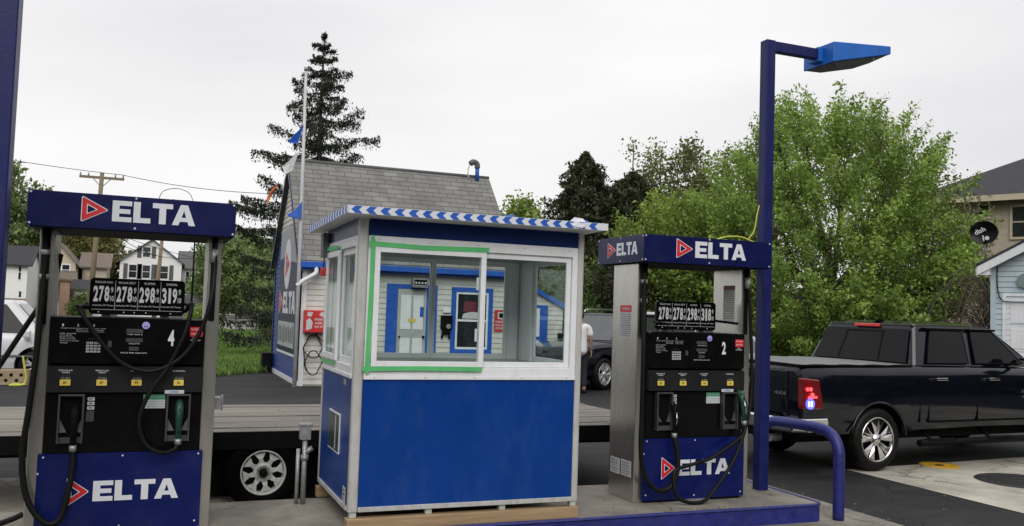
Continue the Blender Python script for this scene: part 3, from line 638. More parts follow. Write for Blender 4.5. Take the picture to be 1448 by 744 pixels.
b = MB(); b.box(.05, BW-.05, .05, BD-.05, Z0+.002, Z0+.03, inner); b.build('floor', booth); b = MB(); b.box(.05, BW-.05, .05, BD-.05, 2.26, 2.285, white); b.build('ceiling', booth)
b = MB(); b.box(.9, BW-.08, .075, .40, 1.10, 1.125, inner); b.build('counter', booth)
# green masking tape round the left sash and on the side window
b = MB(); b.T = TF; k = .0175
b.prism([(.078, 1.165), (.118, 1.165), (.112, 1.40), (.120, 1.70), (.116, 1.90), (.120, 2.15), (.085, 2.15), (.088, 1.85), (.082, 1.5)], k-.001, k+.001, tapegreen)
b.prism([(.072, 2.098), (.50, 2.087), (1.03, 2.098), (1.012, 2.118), (1.035, 2.136), (.50, 2.124), (.072, 2.134)], k+.001, k+.002, tapegreen)
b.prism([(.055, 1.168), (.5, 1.174), (.99, 1.170), (1.005, 1.187), (.985, 1.205), (.5, 1.208), (.055, 1.202)], k+.001, k+.002, tapegreen)
b.prism([(.08, 2.15), (.115, 2.15), (.10, 2.185)], k-.001, k+.001, tapegreen); b.prism([(.08, 1.165), (.11, 1.165), (.10, 1.145), (.085, 1.15)], k-.001, k+.001, tapegreen)
b.build('masking_tape', booth); b = MB(); b.T = TS
b.prism([(.08, 2.11), (.60, 2.10), (.60, 2.135), (.08, 2.145)], k-.001, k+.001, tapegreen); b.build('masking_tape', booth); b = MB(); b.T = TS; b.prism([(.06, 1.160), (.60, 1.165), (.59, 1.195), (.06, 1.19)], k-.001, k+.001, tapegreen)
b.build('masking_tape', booth)
# vent opening and stickers on the side wall
b = MB(); b.T = TS; b.box(.44, .87, .49, .80, -.0055, .002, white); b.box(.452, .858, .502, .788, .002, .004, mat('vent_recess', (.03, .05, .045), .3))
b.box(.72, .735, .515, .775, .004, .007, inner); b.build('vent', booth)
b = MB(); b.T = TS; b.box(1.12, 1.22, .17, .30, .0065, .008, labelw)
for q in range(3): text(b, ('LIFT', 'HERE', '110 V')[q], 1.135, 1.205, .265-q*.03, .283-q*.03, blackp, .0085, .02)
b.build('sticker', booth); b = MB(); b.T = TS; b.box(.93, 1.03, 1.04, 1.085, -.0055, -.004, steel_dull); b.build('latch', booth)
# roof slab and chevron tape
b = MB(); rx0, rx1, ry0, ry1 = -.13, BW+.10, -.20, BD+.22; zb, zt = 2.318, 2.366
b.add([(rx0, ry0, zb), (rx1, ry0, zb+.004), (rx1, ry1, zb-.03), (rx0, ry1, zb-.03), (rx0, ry0, zt), (rx1, ry0, zt+.004), (rx1, ry1, zt-.03), (rx0, ry1, zt-.03)],
      [(0,3,2,1),(4,5,6,7),(0,1,5,4),(1,2,6,5),(2,3,7,6),(3,0,4,7)], white)
b.box(.01, BW-.01, .01, BD-.01, 2.29, 2.318, white)
roof = b.build('roof', booth, bevel=.004)
b = MB(); b.T = frame((rx0, ry0, zb-.004), (1, 0, .002), (0, 0, 1)); Lr = rx1-rx0; hgt = zt-zb+.008
def chevrons(b, Lr, p):
    b.box(0, Lr, 0, hgt, .001, .004, white_sign); i = 0
    while .03+i*p+.08 < Lr:
        a = .02+i*p; w_ = p*.5
        b.prism([(a, hgt*.5), (a+.028, .002), (a+.028+w_, .002), (a+w_, hgt*.5), (a+.028+w_, hgt-.002), (a+.028, hgt-.002)], .004, .0052, trim_blue); i += 1
chevrons(b, Lr, .106)
b.T = frame((rx0, ry1, zb-.034), (0, -1, .02), (0, 0, 1)); chevrons(b, ry1-ry0, .106); b.build('chevron_tape', roof)
b = MB()   # loose flap of tape near the right end and blue lump behind
b.add([(1.62, ry0-.004, 2.365), (1.78, ry0-.006, 2.365), (1.76, ry0+.03, 2.405), (1.68, ry0+.02, 2.41), (1.74, ry0-.012, 2.325), (1.66, ry0-.012, 2.335)], [(0, 1, 2, 3), (0, 5, 4, 1)], white_sign)
b.add([(1.70, -.15, 2.367), (1.86, -.15, 2.367), (1.84, -.05, 2.37), (1.72, -.05, 2.37), (1.74, -.13, 2.405), (1.82, -.12, 2.40)], [(0, 1, 5, 4), (1, 2, 5), (2, 3, 4, 5), (3, 0, 4)], trim_blue); b.build('tape_flap', roof)
tag(MB().box(BX+1.14, BX+1.21, BY-.10, BY+.0, 2.365, 2.40, trim_blue).build('tape_roll', bevel=.01), 'small blue lump of tape lying on the booth roof', 'tape')
b = MB(); b.box(-.055, -.002, 1.19, 1.30, 2.06, 2.27, greyplast); b.tube([(-.03, 1.24, 2.06), (-.032, 1.25, 1.97)], .006, black_matte, 6); b.cyl((-.032, 1.25, 1.90), .025, .07, redbox, 12); b.build('electrical_box', booth, bevel=.006)
# levelling feet and timber skids
b = MB()
for x in (.04, .62, 1.22, BW-.04):
    for y in (.03, BD-.05): b = MB(); b.box(x-.025, x+.025, y-.02, y+.03, .091, Z0, inner); b.build('foot', booth, bevel=.003)
for i, y in enumerate((0, BD-.06)):
    b = MB(); b.box(BX-.01, BX+BW, BY+y-.02, BY+y+.07, .001, .090, lumber)
    tag(b.build('timber_beam', bevel=.006), ('pale timber beam under the front edge of the booth', 'grey end of a timber beam under the rear edge of the booth')[i], 'beam')

# ================================================================== TRAILER
tr = thing('flatbed_trailer', 'low black flatbed trailer with weathered plank deck behind the pumps', 'trailer', (0, 8.3, -.15))
b = MB(); nb = 10; w_ = 2.14/nb
for i in range(nb):
    z = .655+random.uniform(-.004, .004); xs = [-6.2]
    while xs[-1] < 5.2: xs.append(min(5.2, xs[-1]+random.uniform(2.4, 4)))
    for a, c in zip(xs[:-1], xs[1:]): b.box(a+.002, c-.003, .03+i*w_, .03+(i+1)*w_-.006, z-.03+random.uniform(-.002, .002), z+random.uniform(-.002, .003), wood)
b.build('plank_deck', tr)
b = MB(); b.box(-6.25, 5.25, 0, .028, .50, .652, black_matte); b.box(-6.25, 5.25, 2.172, 2.2, .50, .652, black_matte); b.box(5.22, 5.25, .03, 2.17, .5, .65, black_matte)
for x in np.arange(-6, 5.2, .6): b.box(x, x+.06, .03, 2.17, .53, .62, black_matte)
b.box(-6.2, 5.2, .5, .6, .40, .53, black_matte); b.box(-6.2, 5.2, 1.6, 1.7, .40, .53, black_matte); b.build('frame', tr)
b = MB(); b.T = Matrix.Translation((0, .32, 0)) @ Matrix.Rotation(PI/2, 4, 'X')     # wheel well skirt, enlarged in black to stand for shadow under the deck
b.prism([(.40, .50), (.40, .30), (.46, .20), (.58, .12), (.62, .03), (2.6, .03), (2.9, .50)], -.02, .0, black_matte)
b.build('skirt_and_shade', tr)
def road_wheel(parent, x, y, z, R, r, wdt, kind, rimm, face=-1, name='wheel'):
    w = bpy.data.objects.new(name, None); C.objects.link(w); w.parent = parent; w.location = (x, y, z); w.rotation_euler = (0 if face < 0 else PI, 0, 0)
    # local: wheel axis along -Y (outer face at y=0, body to +y)
    T = Matrix.Rotation(PI/2, 4, 'X')     # local Z -> -Y
    b = MB(); b.T = T; pf = [(r*.97, -.03), (r*1.02, 0.0), (r+(R-r)*.35, .006), (R*.93, -.004), (R*.985, -.03), (R, -.06), (R, -wdt+.04), (R*.96, -wdt+.01), (r*1.0, -wdt)]
    b.lathe(pf, rubber, 48)
    for a in range(48):      # tread blocks
        t = 2*PI*a/48; c, s_ = math.cos(t), math.sin(t); q = 2*PI*(a+.55)/48; c2, s2 = math.cos(q), math.sin(q)
        b.add([(R*c, R*s_, -.065), (R*c2, R*s2, -.065), (R*c2, R*s2, -wdt+.05), (R*c, R*s_, -wdt+.05)]+[(1.015*R*c, 1.015*R*s_, -.07), (1.015*R*c2, 1.015*R*s2, -.07), (1.015*R*c2, 1.015*R*s2, -wdt+.055), (1.015*R*c, 1.015*R*s_, -wdt+.055)],
              [(4,5,6,7),(0,1,5,4),(1,2,6,5),(2,3,7,6),(3,0,4,7)], rubber)
    b.build('tyre', w)
    b = MB(); b.T = T
    b.lathe([(r*1.0, -.03), (r*.995, .0), (r*.95, .002), (r*.93, -.02), (r*.90, -.035), (r*.88, -.10), (r*.86, -wdt+.02)], rimm, 40)
    if kind == 'spoke8':      # white steel trailer rim
        for k in range(8):
            t = 2*PI*k/8+.2
            def pt(rr, aa, z): return (rr*math.cos(t+aa), rr*math.sin(t+aa), z)
            for dz in (0,):
                b.add([pt(r*.38, -.34, -.035), pt(r*.38, .34, -.035), pt(r*.62, .14, -.025), pt(r*.90, .30, -.04), pt(r*.90, -.30, -.04), pt(r*.62, -.14, -.025)], [(0, 5, 2, 1), (5, 4, 3, 2)], rimm)
        b.lathe([(r*.30, -.022), (r*.42, -.028), (r*.44, -.06)], rimm, 24)
        b.lathe([(0, -.028), (r*.30, -.026)], steel_dull, 24)
        for q in range(5): t = 2*PI*q/5; b.cyl((r*.27*math.cos(t), r*.27*math.sin(t), -.026), .012, .016, steel_dull, 8)
        b.lathe([(0, .02), (r*.15, .02), (r*.18, .01), (r*.19, -.03)], black_matte, 20)
        b.lathe([(0, -.09), (r*.88, -.09)], black_matte, 24)
    else:      # paired spoke alloy
        ns = 5
        for k in range(ns):
            t0 = 2*PI*k/ns+PI/2
            for off in (-.20, .20):
                t = t0+off*.55
                def pt(rr, aa, z): return (rr*math.cos(t+aa), rr*math.sin(t+aa), z)
                vs = [pt(r*.22, -.30, -.02), pt(r*.22, .30, -.02), pt(r*.92, off*.7+.19, -.008), pt(r*.92, off*.7-.19, -.008), pt(r*.22, -.30, -.05), pt(r*.22, .30, -.05), pt(r*.92, off*.7+.19, -.05), pt(r*.92, off*.7-.19, -.05), pt(r*.55, off*.35, .004)]
                b.add(vs, [(0, 1, 8), (1, 2, 8), (2, 3, 8), (3, 0, 8), (0, 4, 5, 1), (1, 5, 6, 2), (3, 7, 4, 0)], rimm)
        b.lathe([(0, .012), (r*.10, .012), (r*.14, .004), (r*.27, -.01), (r*.29, -.05)], rimm, 24)
        b.lathe([(0, -.10), (r*.88, -.10)], black_matte, 24)
    b.build('rim', w)
    return w
tyre_blk = mat('trailer_tyre_rubber', (.003, .003, .003), .7, spec=.05)
trim_ = mat('trailer_rim_paint', (.60, .60, .57), .45, var=.25, scale=14)
_rub = rubber; rubber = tyre_blk
for x in (1.03, 1.90): road_wheel(tr, x, .01, .285, .335, .20, .21, 'spoke8', trim_)
for x in (1.03, 1.90): road_wheel(tr, x, 2.19, .285, .335, .20, .21, 'spoke8', trim_, 1)
rubber = _rub
b = MB(); b.cyl((1.03, .2, .285), .035, 1.8, black_matte, 10, 'Y'); b.cyl((1.90, .2, .285), .035, 1.8, black_matte, 10, 'Y'); b.box(.8, 2.15, .45, .52, .30, .42, black_matte); b.build('axle', tr)

# ================================================================== SHOP BUILDING
def siding(b, poly_u, v0, v1, pitch, m, T):   # overlapping boards; poly_u(v) -> (u0, u1)
    b.T = T; v = v0
    while v < v1-1e-4:
        w = min(v+pitch, v1); a0, a1 = poly_u(v); c0, c1 = poly_u(w)
        if a1-a0 > .02:
            b.add([(a0, v, .018), (a1, v, .018), (c1, w, .002), (c0, w, .002), (a0, v, 0), (a1, v, 0)], [(0, 1, 2, 3), (4, 5, 1, 0)], m)
        v = w
SX0, SX1, SY0, SY1, EZ, RZ, RY = 3.16, 8.32, 20.35, 24.85, 2.62, 5.17, 22.6
shop = thing('shop_building', 'small white clapboard shop with steep grey shingle roof and blue gutter', 'building', (0, 0, 0))
b = MB(); b.box(SX0+.01, SX1-.01, SY0+.01, SY1-.01, -.17, EZ-.02, siding_w)
b.add([(SX0+.01, SY0+.01, EZ-.02), (SX0+.01, SY1-.01, EZ-.02), (SX0+.01, RY, RZ-.1), (SX1-.01, SY0+.01, EZ-.02), (SX1-.01, SY1-.01, EZ-.02), (SX1-.01, RY, RZ-.1)], [(0, 2, 1), (3, 4, 5), (0, 3, 5, 2), (1, 2, 5, 4)], siding_w)
b.build('wall_core', shop)
b = MB(); siding(b, lambda v: (0, SX1-SX0), -.13, EZ-.02, .125, siding_w, front(SX0, SY0, 0)); b.build('front_siding', shop)
def gab(v):
    v = max(v, EZ-.0); k = (v-EZ)/(RZ-.12-EZ); k = min(1, max(0, k)); return (k*(SY1-RY), (SY1-SY0)-k*(RY-SY0))
TG_ = sideL(SX0, SY1, 0)
b = MB(); siding(b, gab, -.05, 3.47, .125, siding_n, TG_); siding(b, gab, 3.47, RZ-.14, .125, siding_w, TG_); b.build('gable_siding', shop)
b = MB(); b.T = TG_; b.box(0, SY1-SY0, -.17, -.05, 0, .03, white); b.T = Matrix.Identity(4)
b.box(SX0-.03, SX0+.11, SY0-.03, SY0-.001, -.17, EZ-.16, white); b.box(SX0-.035, SX0-.0, SY0-.03, SY0+.12, -.05, EZ, navy); b.box(SX0-.035, SX0, SY1-.12, SY1+.02, -.05, EZ-.1, navy); b.build('corner_trim', shop)
b = MB()
for s, y0, y1 in ((1, SY0-.20, RY), (-1, SY1+.20, RY)):
    z0 = EZ-.03; x0, x1 = SX0-.12, SX1+.03; th = .05
    vs = [(x0, y0, z0), (x1, y0, z0), (x1, y1, RZ), (x0, y1, RZ)]; vs += [(x, y, z+th) for x, y, z in vs]
    b.add(vs, [(0, 3, 2, 1), (4, 5, 6, 7), (0, 1, 5, 4), (1, 2, 6, 5), (2, 3, 7, 6), (3, 0, 4, 7)], shingle)
roof = b.build('roof', shop)
b = MB(); b.tube([(SX0-.12, RY, RZ+.045), (SX1+.03, RY, RZ+.045)], .05, shingle_g, 8); b.build('ridge_cap', roof)
b = MB()     # blue rake boards, left gable
for y0 in (SY0-.19, SY1+.19):
    z0 = EZ-.03; b.add([(SX0-.135, y0, z0-.16), (SX0-.135, RY, RZ-.14), (SX0-.135, RY, RZ), (SX0-.135, y0, z0), (SX0-.115, y0, z0-.16), (SX0-.115, RY, RZ-.14), (SX0-.115, RY, RZ), (SX0-.115, y0, z0)], [(0, 1, 2, 3), (4, 7, 6, 5), (0, 4, 5, 1), (3, 2, 6, 7), (0, 3, 7, 4)], navy)
b.build('rake_board', shop)
b = MB(); b.box(SX0-.10, SX1+.10, SY0-.28, SY0-.19, EZ-.15, EZ-.02, trim_blue); b.box(SX0-.05, SX1+.05, SY0-.19, SY0-.02, EZ-.19, EZ-.15, trim_blue); b.build('gutter', shop, bevel=.01)
b = MB(); b.tube(smooth_path([(3.42, 20.12, 2.50), (3.42, 20.10, 2.36), (3.30, 20.10, 2.27), (3.10, 20.1, 2.14), (3.02, 20.1, 2.05)]), .05, white, 10); b.build('downspout', shop)
d_ = MB(); y = SY0-.02
d_.box(5.10, 5.36, y-.02, y+.01, -.1, 2.20, trim_blue); d_.box(6.06, 6.32, y-.02, y+.01, -.1, 2.20, trim_blue); d_.box(5.36, 6.06, y-.02, y+.01, 2.09, 2.20, trim_blue); d_.build('door_frame', shop)
b = MB(); b.box(5.365, 6.055, y-.03, y+.01, -.1, 2.085, mat('door_grey', (.42, .43, .42), .5, var=.1)); 
for (a, c, z0, z1) in ((5.44, 5.68, 1.15, 1.95), (5.74, 5.98, 1.15, 1.95), (5.44, 5.68, .15, .95), (5.74, 5.98, .15, .95)): b.box(a, c, y-.038, y-.031, z0, z1, white)
dr = b.build('door', shop, bevel=.004)
b = MB(); b.cyl((6.0, y-.08, .98), .03, .05, black_matte, 12, 'Y'); b.cyl((5.42, y-.08, .98), .02, .05, black_matte, 12, 'Y'); b.box(5.62, 5.80, y-.045, y-.039, 1.32, 1.40, yellow); b.box(5.9, 5.99, y-.045, y-.039, 1.45, 1.68, trim_blue); b.build('handle', dr)
b = MB(); b.box(5.66, 6.02, y-.22, y-.03, 2.13, 2.34, steel_dull); b.box(5.69, 5.99, y-.225, y-.22, 2.16, 2.31, black_matte)
for k in range(4): b.cyl((5.73+k*.075, y-.235, 2.235), .025, .012, labelw, 10, 'Y')
b.box(5.70, 5.98, y-.235, y-.226, 2.165, 2.18, labelw); b.build('floodlight', shop)
b = MB(); wx0, wx1, wz0, wz1 = 6.68, 7.72, .60, 2.18
for (a, c, e, f) in ((wx0, wx0+.11, wz0, wz1), (wx1-.11, wx1, wz0, wz1), (wx0+.11, wx1-.11, wz0, wz0+.11), (wx0+.11, wx1-.11, wz1-.11, wz1)): b.box(a, c, y-.03, y+.01, e, f, trim_blue)
wn = b.build('window', shop)
b = MB()
for (a, c, e, f) in ((wx0+.11, wx0+.16, wz0+.11, wz1-.11), (wx1-.16, wx1-.11, wz0+.11, wz1-.11), (wx0+.16, wx1-.16, wz0+.11, wz0+.16), (wx0+.16, wx1-.16, wz1-.16, wz1-.11), (wx0+.16, wx1-.16, 1.37, 1.42)): b.box(a, c, y-.02, y+.01, e, f, white)
b.build('window_frame', wn)
b = MB(); b.box(wx0+.16, wx1-.16, y-.008, y+.0, wz0+.16, wz1-.16, winglass); b.T = front(0, y-.009, 0)
b.prism([(6.98, 1.60), (7.30, 1.60), (7.30, 1.85), (6.98, 1.85)], 0, .003, mat('dull_red_poster', (.15, .02, .04), .5)); b.prism([(6.95, 1.44), (7.35, 1.44), (7.40, 1.58), (7.2, 1.62), (6.98, 1.55)], 0, .002, labelw)
b.build('window_glass', wn)
b = MB(); b.T = front(0, SY0-.03, 0); b.prism([(7.78, 1.15), (8.14, 1.15), (8.14, 1.67), (7.78, 1.67)], 0, .008, redbox); b.prism([(7.86, 1.45), (8.06, 1.45), (8.06, 1.62), (7.86, 1.62)], .008, .010, labelw); b.prism([(7.90, 1.48), (8.02, 1.48), (8.02, 1.59), (7.90, 1.59)], .010, .012, black_matte)
for k, s_ in enumerate(('EMERGENCY', 'FUEL SHUT', 'OFF SWITCH')): text(b, s_, 7.81, 8.11, 1.36-k*.08, 1.41-k*.08, labelw, .009, .03)
tag(b.build('red_sign'), 'small red notice on the shop wall right of the window', 'sign')
b = MB(); b.box(6.42, 6.70, SY0-.10, SY0-.02, 1.18, 1.50, black_matte); b.box(6.46, 6.66, SY0-.09, SY0-.02, 1.05, 1.18, black_matte); b.cyl((6.60, SY0-.12, 1.24), .06, .03, steel_dull, 16, 'Y'); b.tube([(6.47, SY0-.06, 1.1), (6.46, SY0-.06, .95)], .025, black_matte, 8); b.tube([(6.63, SY0-.06, 1.1), (6.64, SY0-.06, .95)], .025, black_matte, 8)
b.box(6.47, 6.66, SY0-.06, SY0-.02, 1.56, 1.66, white)
tag(b.build('wall_meter', bevel=.01), 'black meter box on the shop wall between door and window', 'meter')
b = MB(); b.box(3.22, 3.70, SY0-.24, SY0-.02, 1.03, 1.53, redbox); o = tag(b.build('air_machine', bevel=.02), 'red air hose cabinet on the shop wall above the coiled hose', 'cabinet')
b = MB(); b.T = front(0, SY0-.241, 0)
b.prism([(3.26, 1.08), (3.38, 1.12), (3.40, 1.26), (3.33, 1.36), (3.26, 1.30)], 0, .002, labelw); b.prism([(3.27, 1.40), (3.36, 1.38), (3.40, 1.48), (3.28, 1.49)], 0, .002, labelw); b.prism([(3.54, 1.42), (3.66, 1.36), (3.67, 1.48), (3.58, 1.50)], 0, .002, labelw)
for q in range(3): text(b, ('FREE', 'AIR', '24 H')[q], 3.44, 3.62, 1.30-q*.08, 1.35-q*.08, labelw, .001, .03)
b.build('sticker', o)
b = MB()
pts = []
for i in range(75):
    t = i/74*5.2*PI; r = .20+.03*math.sin(i*.9); zc = .72 if i < 45 else .36; pts.append((3.46+r*math.cos(t)*(1 if i < 45 else .85), SY0-.10-.001*i, zc+.30*math.sin(t)*(.85 if i < 45 else .9)))
b.tube(smooth_path([(3.50, SY0-.1, 1.03)]+pts, 2), .013, rubber, 6); tag(b.build('coiled_hose'), 'black hose hanging in loops below the red cabinet', 'hose')
b = MB(); b.tube([(7.98, 22.5, 5.1), (7.98, 22.5, 5.50)], .055, trim_blue, 12); b.tube(smooth_path([(7.98, 22.5, 5.44), (7.96, 22.5, 5.56), (7.86, 22.5, 5.60), (7.78, 22.5, 5.54)]), .075, greyplast, 12); b.tube(smooth_path([(7.76, 22.5, 5.52), (7.72, 22.5, 5.35), (7.74, 22.5, 5.15)]), .015, labelw, 6); b.build('roof_vent', shop)
# banner on the gable
bn = MB(); bn.T = sideL(SX0-.028, 0, 0)
u0, u1 = -23.75, -20.85
bn.prism([(u0, .50), (u1, .50), (u1, 3.62), (u0, 3.47)], 0, .010, navy)
bn.prism([(u0, 2.75), (u0+.9, 2.85), (u1-.9, 2.65), (u1, 2.6), (u1, 3.62), (u0, 3.47)], .010, .011, mat('banner_grey', (.33, .34, .37), .5)); ell = [(-22.45+.52*math.cos(t*PI/14), 2.62+.62*math.sin(t*PI/14)) for t in range(28)]
bn.prism(ell, .011, .013, white_sign); logo(bn, -22.75, -22.02, 2.25, 2.98, navy, .013)
logo(bn, u0+.05, u0+.75, 1.38, 2.0, navy, .010); elta(bn, u0+.80, u1-.12, 1.42, 1.95, .0105)
bn.prism([(u0+.12, .62), (u1-.12, .62), (u1-.12, 1.22), (u0+.12, 1.22)], .010, .012, mat('banner_pale', (.42, .47, .46), .5))
random.seed(3)
for k in range(9):
    a = u0+.25+k*.28; bn.prism([(a, .70+.1*random.random()), (a+.17, .70), (a+.17, 1.0+.15*random.random()), (a, 1.12)], .012, .013, greyplast)
bn.prism([(u0, .44), (u1, .44), (u1, .50), (u0, .50)], 0, .012, white)
tag(bn.build('banner'), 'tall navy banner with white lettering hung on the shop gable', 'banner')
b = MB(); b.box(2.86, 3.10, 24.4, 24.8, -.17, .30, black_matte); b.box(2.84, 3.12, 24.38, 24.82, .30, .34, black_matte); tag(b.build('bin', bevel=.02), 'small black bin at the foot of the shop gable', 'bin')
# flag pole with pennants
b = MB(); b.tube([(3.06, 20.1, -.17), (3.04, 20.1, 3.5), (3.00, 20.1, 6.85)], [.045, .04, .03], labelw, 12); b.tube([(3.0, 20.1, 6.85), (3.0, 20.1, 6.93)], .045, steel_dull, 10)
o = tag(b.build('flagpole'), 'thin white flagpole standing in front of the shop corner', 'flagpole')
st = smooth_path([(3.02, 20.08, 5.62), (2.93, 20.2, 5.25), (2.86, 20.3, 4.95), (2.74, 20.5, 4.55), (2.60, 20.9, 4.05), (2.55, 21.2, 3.85)])
b = MB(); b.tube(st, .006, labelw, 5); b.tube(smooth_path([(3.02, 20.08, 5.1), (3.03, 20.06, 4.4), (3.05, 20.05, 3.45), (3.08, 20.1, 3.0)]), .006, labelw, 5); tag(b.build('pennant_string'), 'thin white string carrying the pennants beside the flagpole', 'string')
def pennant(pts, m, label):
    b = MB(); b.add(pts+[(x, y+.012, z) for x, y, z in pts], [tuple(range(len(pts))), tuple(range(2*len(pts)-1, len(pts)-1, -1))], m)
    tag(b.build('pennant'), label, 'pennant', 'pennants beside the flagpole')
pennant([(3.0, 20.05, 5.62), (2.90, 20.12, 5.22), (2.86, 20.0, 5.18), (2.66, 20.05, 5.20), (2.78, 20.1, 5.36)], trim_blue, 'bright blue pennant blowing left, highest by the flagpole')
pennant([(2.93, 20.1, 5.05), (2.82, 20.2, 4.62), (2.66, 20.2, 4.50), (2.60, 20.2, 4.68), (2.74, 20.15, 4.82)], white, 'white pennant hanging limp against the roof edge')
pennant([(2.60, 20.6, 4.35), (2.50, 20.8, 4.15), (2.38, 20.8, 3.88), (2.36, 20.8, 4.02), (2.46, 20.7, 4.25)], orange, 'orange pennant left of the gable rake')
pennant([(3.04, 20.02, 3.92), (3.03, 20.02, 3.52), (2.78, 20.05, 3.56), (2.72, 20.05, 3.60), (2.90, 20.05, 3.72)], trim_blue, 'bright blue pennant in front of the shop gable, lowest of them')

# white lean-to shed right of the shop
sh = thing('lean_to_shed', 'low white lean-to shed with blue door frame seen through the booth glass', 'shed', (0, 0, 0))
b = MB(); siding(b, lambda v: (0, 1.95 if v < 1.8 else max(.05, 1.95-(v-1.8)/.49)), -.17, 2.72, .125, siding_w, front(8.44, 22.0, 0)); b.build('front_siding', sh)
b = MB(); b.add([(8.44, 22.01, -.17), (10.39, 22.01, -.17), (10.39, 24, -.17), (8.44, 24, -.17), (8.44, 22.01, 2.76), (10.39, 22.01, 1.8), (10.39, 24, 1.8), (8.44, 24, 2.76)], [(0, 1, 5, 4), (1, 2, 6, 5), (2, 3, 7, 6), (3, 0, 4, 7), (4, 5, 6, 7)], siding_w); b.build('wall_core', sh)
b = MB(); b.add([(8.44, 21.9, 2.72), (10.50, 21.9, 1.71), (10.50, 24.1, 1.71), (8.44, 24.1, 2.72), (8.44, 21.9, 2.85), (10.5, 21.9, 1.84), (10.5, 24.1, 1.84), (8.44, 24.1, 2.85)], [(0, 3, 2, 1), (4, 5, 6, 7), (0, 1, 5, 4), (1, 2, 6, 5), (2, 3, 7, 6)], trim_blue); b.build('roof', sh)
b = MB(); b.box(9.70, 9.93, 21.94, 21.98, -.1, 1.84, trim_blue); b.box(8.95, 9.70, 21.94, 21.98, 1.76, 1.84, trim_blue); b.box(8.95, 9.10, 21.94, 21.98, -.1, 1.76, trim_blue); b.box(9.55, 9.70, 21.93, 21.97, .92, 1.0, trim_blue); b.build('door_frame', sh)
b = MB(); b.box(9.10, 9.70, 21.95, 21.98, -.1, 1.76, white); b.build('door', sh)

# ================================================================== HOUSES
def house(name, label, x0, x1, y0, y1, ez, rz, wm, rm, axis, wins, cat='house', ov=.35):
    """simple gabled house; axis 'x' = ridge along x, 'y' = ridge along y (gable faces the camera)"""
    h = thing(name, label, cat, ((x0+x1)/2, (y0+y1)/2, -.17)); X = (x1-x0)/2; Y = (y1-y0)/2
    b = MB()
    if axis == 'y':
        siding(b, lambda v: ((0, 2*X) if v < ez else ((v-ez)/(rz-ez)*X, 2*X-(v-ez)/(rz-ez)*X)), 0, rz-.05, .16, wm, front(-X, -Y, 0)); b.T = Matrix.Identity(4)
        b.add([(-X, -Y+.01, 0), (X, -Y+.01, 0), (X, Y, 0), (-X, Y, 0), (-X, -Y+.01, ez), (X, -Y+.01, ez), (X, Y, ez), (-X, Y, ez), (0, -Y+.01, rz-.05), (0, Y, rz-.05)], [(1, 2, 6, 5), (3, 0, 4, 7), (0, 1, 5, 8, 4), (2, 3, 7, 9, 6)], wm)
    else:
        siding(b, lambda v: (0, 2*X), 0, ez, .16, wm, front(-X, -Y, 0)); siding(b, lambda v: ((0, 2*Y) if v < ez else ((v-ez)/(rz-ez)*Y, 2*Y-(v-ez)/(rz-ez)*Y)), 0, rz-.05, .16, wm, sideL(-X, Y, 0)); b.T = Matrix.Identity(4)
        b.add([(X, -Y, 0), (X, Y, 0), (X, Y, ez), (X, -Y, ez), (X, 0, rz-.05), (-X, Y, 0), (-X, Y, ez)], [(0, 1, 2, 4, 3), (1, 5, 6, 2)], wm)
    b.build('wall', h)
    b = MB(); t = .12
    if axis == 'y':
        for s in (-1, 1):
            k = (rz-ez)/X; e = ez-k*ov; vs = [(s*(X+ov), -Y-ov, e), (s*(X+ov), Y+ov, e), (0, Y+ov, rz), (0, -Y-ov, rz)]; vs += [(x, y, z+t) for x, y, z in vs]
            fs = [(0, 3, 2, 1), (4, 5, 6, 7), (0, 1, 5, 4), (1, 2, 6, 5), (2, 3, 7, 6), (3, 0, 4, 7)]; b.add(vs, fs, rm)
    else:
        for s in (-1, 1):
            k = (rz-ez)/Y; e = ez-k*ov; vs = [(-X-ov, s*(Y+ov), e), (X+ov, s*(Y+ov), e), (X+ov, 0, rz), (-X-ov, 0, rz)]; vs += [(x, y, z+t) for x, y, z in vs]
            b.add(vs, [(0, 3, 2, 1), (4, 5, 6, 7), (0, 1, 5, 4), (1, 2, 6, 5), (2, 3, 7, 6), (3, 0, 4, 7)], rm)
    b.build('roof', h)
    for (u, z, w_, hh, sh_) in wins:
        b = MB(); y = -Y-.03
        b.box(u-w_/2, u+w_/2, y, y+.05, z, z+hh, white); g = b.build('window', h)
        b = MB(); b.box(u-w_/2+.1, u+w_/2-.1, y-.012, y-.002, z+.1, z+hh/2-.03, winglass); b.box(u-w_/2+.1, u+w_/2-.1, y-.012, y-.002, z+hh/2+.03, z+hh-.1, winglass); b.build('pane', g)
        if sh_:
            b = MB(); b.box(u-w_/2-.45, u-w_/2-.04, y-.01, y+.04, z-.03, z+hh+.03, shingle_g); b.build('shutter', g); b = MB(); b.box(u+w_/2+.04, u+w_/2+.45, y-.01, y+.04, z-.03, z+hh+.03, shingle_g); b.build('shutter', g)
    return h
house('gabled_house', 'white two storey gabled house with grey shutters behind pump 4', -2.9, 3.1, 101, 113, 5.75, 8.05, siding_h, shingle_g, 'y', [(-.5, 6.15, .9, 1.2, True), (-1.75, 3.95, .9, 1.5, True), (-.45, 3.95, .9, 1.5, True), (1.3, 3.95, .9, 1.5, True), (-1.5, 1.0, .9, 1.5, True)])
hw = house('house_wing', 'grey roofed side wing joined behind the white gabled house', 3.25, 5.0, 104, 112, 5.4, 7.3, siding_h, shingle_g, 'x', [(-.3, 3.6, .5, 1.5, False), (.4, 3.6, .3, 1.5, False)])
house('yellow_house', 'cream house with brown roof and brick porch, left of the white house', -9.2, -5.95, 86, 96, 4.75, 6.6, cream, shingle_b, 'y', [(.86, 3.6, .75, 1.05, False)])
